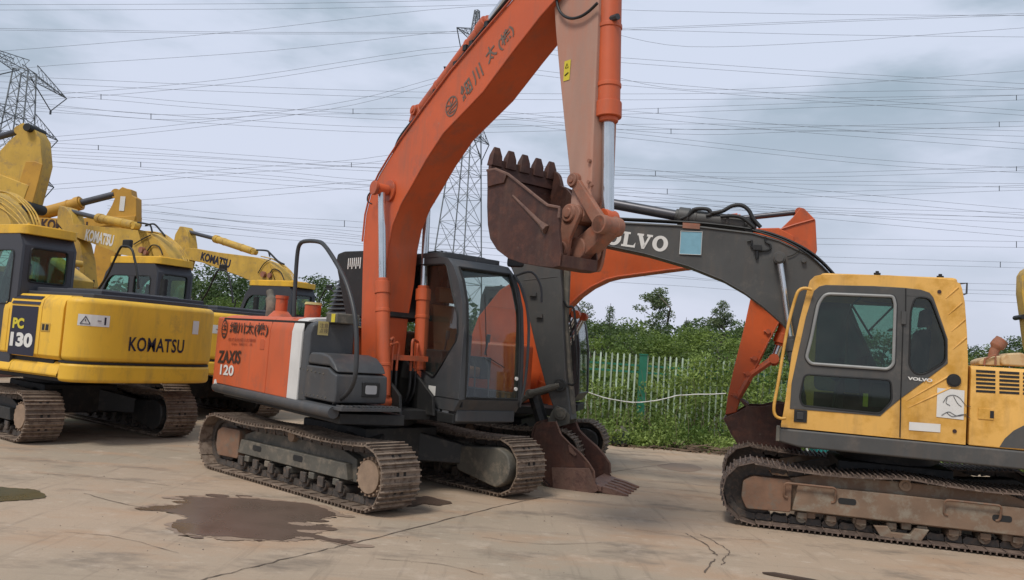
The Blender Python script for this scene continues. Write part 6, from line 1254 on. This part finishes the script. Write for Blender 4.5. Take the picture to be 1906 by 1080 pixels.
# ================================================================== pylons and overhead lines
def pylon(px, py, Yd, arms, top, wb, wt, label, yaw, zw, wtip=.5, ms=.055):
    X = Q('W', px, py, 'y', Yd).x; r = empty('pylon', (X, Yd, 0), yaw, label=label, cat='pylon', group='lattice pylons')
    b = MB(); lev = [0]; z = 0
    def wd(z): return wb+(wt-wb)*min(1, z/zw) if z < zw else wt+(wtip-wt)*((z-zw)/(top-zw))
    while z < top-.8: z += max(1.0, wd(z)*.85); lev.append(min(z, top))
    for a, c in zip(lev, lev[1:]):
        wa, wc = wd(a)/2, wd(c)/2; ca = [(-wa, -wa, a), (wa, -wa, a), (wa, wa, a), (-wa, wa, a)]; cc = [(-wc, -wc, c), (wc, -wc, c), (wc, wc, c), (-wc, wc, c)]
        for i in range(4):
            j = (i+1) % 4; b.tube([ca[i], cc[i]], ms*1.6, 4); b.tube([ca[i], cc[j]], ms*.75, 3); b.tube([ca[j], cc[i]], ms*.75, 3); b.tube([cc[i], cc[j]], ms*.75, 3)
    b.build('tower_body', M['galv'], r)
    for z, L_, side in arms:
        for sg in ((-1, 1) if side == 0 else (side,)):
            b = MB(); h = wd(z)/2; n = max(3, int(L_/1.3)); tip = Vector((sg*(h+L_), 0, z))
            roots = [Vector((sg*h, -h, z)), Vector((sg*h, h, z)), Vector((sg*h, -h, z+1.5)), Vector((sg*h, h, z+1.5))]
            for q in roots: b.tube([q, tip], ms, 4)
            for k in range(n):
                t0, t1 = k/n, (k+1)/n; A = [q.lerp(tip, t0) for q in roots]; D = [q.lerp(tip, t1) for q in roots]
                for i, j in ((0, 1), (1, 0), (0, 2), (2, 0), (1, 3), (3, 1)): b.tube([A[i], D[j]], ms*.55, 3)
            A_ = b.build('crossarm', M['galv'], r)
            if L_ > 4:
                c = Vector((sg*(h+L_*.62), 0, z-3.0)); b = MB(); b.tube([tip, c], ms*1.3, 5); b.tube([(sg*(h+.3), 0, z-.0), c], ms*1.3, 5); b.cyl(c, c+Vector((0, 0, -.5)), ms*2.4, 6); b.build('insulator_string', M['insul'], A_)
    return r
pylon(47, 125, 110, [(33.8, 10.5, 0), (27.2, 9.0, 0), (20.4, 9.0, 0)], 34.8, 5.6, 2.1, 'lattice pylon at the left edge with three long arms', R(92), 33, wtip=1.9, ms=.06)
pylon(889, 8, 120, [(46.5, 4.5, 0), (40, 6.5, 0), (32.5, 5.0, 0)], 51, 6.6, 2.0, 'tall lattice pylon rising behind the orange boom', R(62), 40, ms=.06)
def line(pts, Yd, label, grp, gap=9, sp=(), single=False):
    """conductor pair hung through the given points (pixels read at depth Yd), with spacers"""
    c0 = Q('W', *pts[0], 'y', Yd); r = empty('power_line', c0, label=label, cat='power line', group=grp)
    for k in range(1 if single else 2):
        P_ = crv([Q('W', x, y+gap*k, 'y', Yd+k*.5)-c0 for x, y in pts], 5); b = MB(); b.tube(P_, .022*Yd/110, 4); b.build('conductor', M['wire'], r)
    for x in sp:
        i = [j for j in range(len(pts)-1) if pts[j][0] <= x <= pts[j+1][0]]
        if not i: continue
        i = i[0]; t = (x-pts[i][0])/(pts[i+1][0]-pts[i][0]); y = pts[i][1]+t*(pts[i+1][1]-pts[i][1]); b = MB(); b.tube([Q('W', x, y-.5, 'y', Yd)-c0, Q('W', x, y+gap+.5, 'y', Yd)-c0], .06, 5); b.build('spacer', M['insul'], r)
LA = 'pair of power wires strung through the two lattice pylons'; GA = 'wires strung between the pylons'
line([(-200, 190), (125, 174), (450, 144), (870, 85), (1148, 107), (1500, 132), (1906, 156), (2000, 161)], 116, LA, GA)
line([(-200, 268), (107, 254), (420, 222), (660, 186), (905, 128), (1148, 149), (1500, 178), (1906, 206), (2000, 212)], 116, LA, GA)
line([(-200, 358), (107, 343), (400, 317), (730, 288), (912, 224), (1148, 246), (1600, 295), (1906, 313), (2000, 318)], 116, LA, GA)
line([(240, 374), (450, 357), (680, 337), (900, 316), (1148, 311), (1500, 352), (1906, 390)], 118, LA, GA, gap=11)
line([(1130, 203), (1500, 236), (1906, 267), (2000, 274)], 118, LA, GA, gap=11); line([(1130, 349), (1500, 393), (1906, 430)], 118, LA, GA, gap=11)
line([(-60, 98), (20, 94), (430, 60), (885, 12), (1200, 20), (1550, 27), (1906, 29)], 120, 'single earth wire over the pylon tops', GA, single=True)
line([(-60, 140), (100, 122), (500, 95), (875, 56), (1130, 55), (1550, 65), (1906, 69)], 120, 'single wire between the upper pylon arms', GA, single=True)
LB = 'thin power wires crossing the whole cloudy sky'; GB = 'wires crossing the sky'
for pts, gap, sp in (([(-60, 9), (300, 8), (640, 5), (1100, -6)], 10, ()), ([(-60, 52), (450, 60), (870, 59), (1130, 54), (1550, 38), (1906, 25)], 3, ()), ([(-60, 139), (110, 146), (400, 159), (800, 172), (1130, 175), (1422, 173), (1906, 166)], 11, ()),
    ([(-60, 160), (190, 176), (400, 194), (790, 216), (1130, 205), (1500, 192), (1906, 177)], 9, (188, 1225, 1892)), ([(-60, 176), (281, 213), (500, 206), (657, 203), (900, 205), (1249, 240), (1500, 236), (1906, 226)], 9, (657, 1249, 1860)),
    ([(-60, 190), (110, 200), (281, 212), (420, 222), (750, 238), (1130, 232), (1463, 232), (1906, 244)], 10, (281,)), ([(-60, 260), (183, 271), (500, 292), (654, 303), (1000, 314), (1220, 319), (1500, 322), (1906, 310)], 8, (183, 654, 1220, 1892)),
    ([(-60, 283), (262, 302), (500, 318), (700, 336), (1000, 344), (1242, 352), (1500, 358), (1906, 345)], 9, (262, 1242, 1860)), ([(-60, 274), (300, 290), (700, 312), (1130, 326), (1500, 336), (1906, 342)], 7, ()), ([(-60, 288), (400, 326), (700, 346), (1148, 364), (1500, 385), (1906, 396)], 9, ()),
    ([(200, 372), (440, 400), (641, 411), (900, 430), (1300, 440), (1530, 444), (1906, 450)], 11, (641, 1892)), ([(200, 388), (440, 412), (680, 432), (1000, 458), (1400, 474), (1906, 489)], 10, (1862,)), ([(200, 402), (440, 426), (680, 446), (1000, 470), (1290, 505), (1500, 520), (1906, 530)], 12, ()),
    ([(1100, 370), (1400, 385), (1906, 407)], 8, ()), ([(300, 395), (500, 420), (680, 440), (1000, 498), (1290, 520), (1500, 535), (1906, 550)], 14, ()), ([(1130, 60), (1280, 87), (1550, 78), (1700, 67), (1906, 52)], 80, ())):
    line(pts, 135, LB, GB, gap=gap, sp=sp)
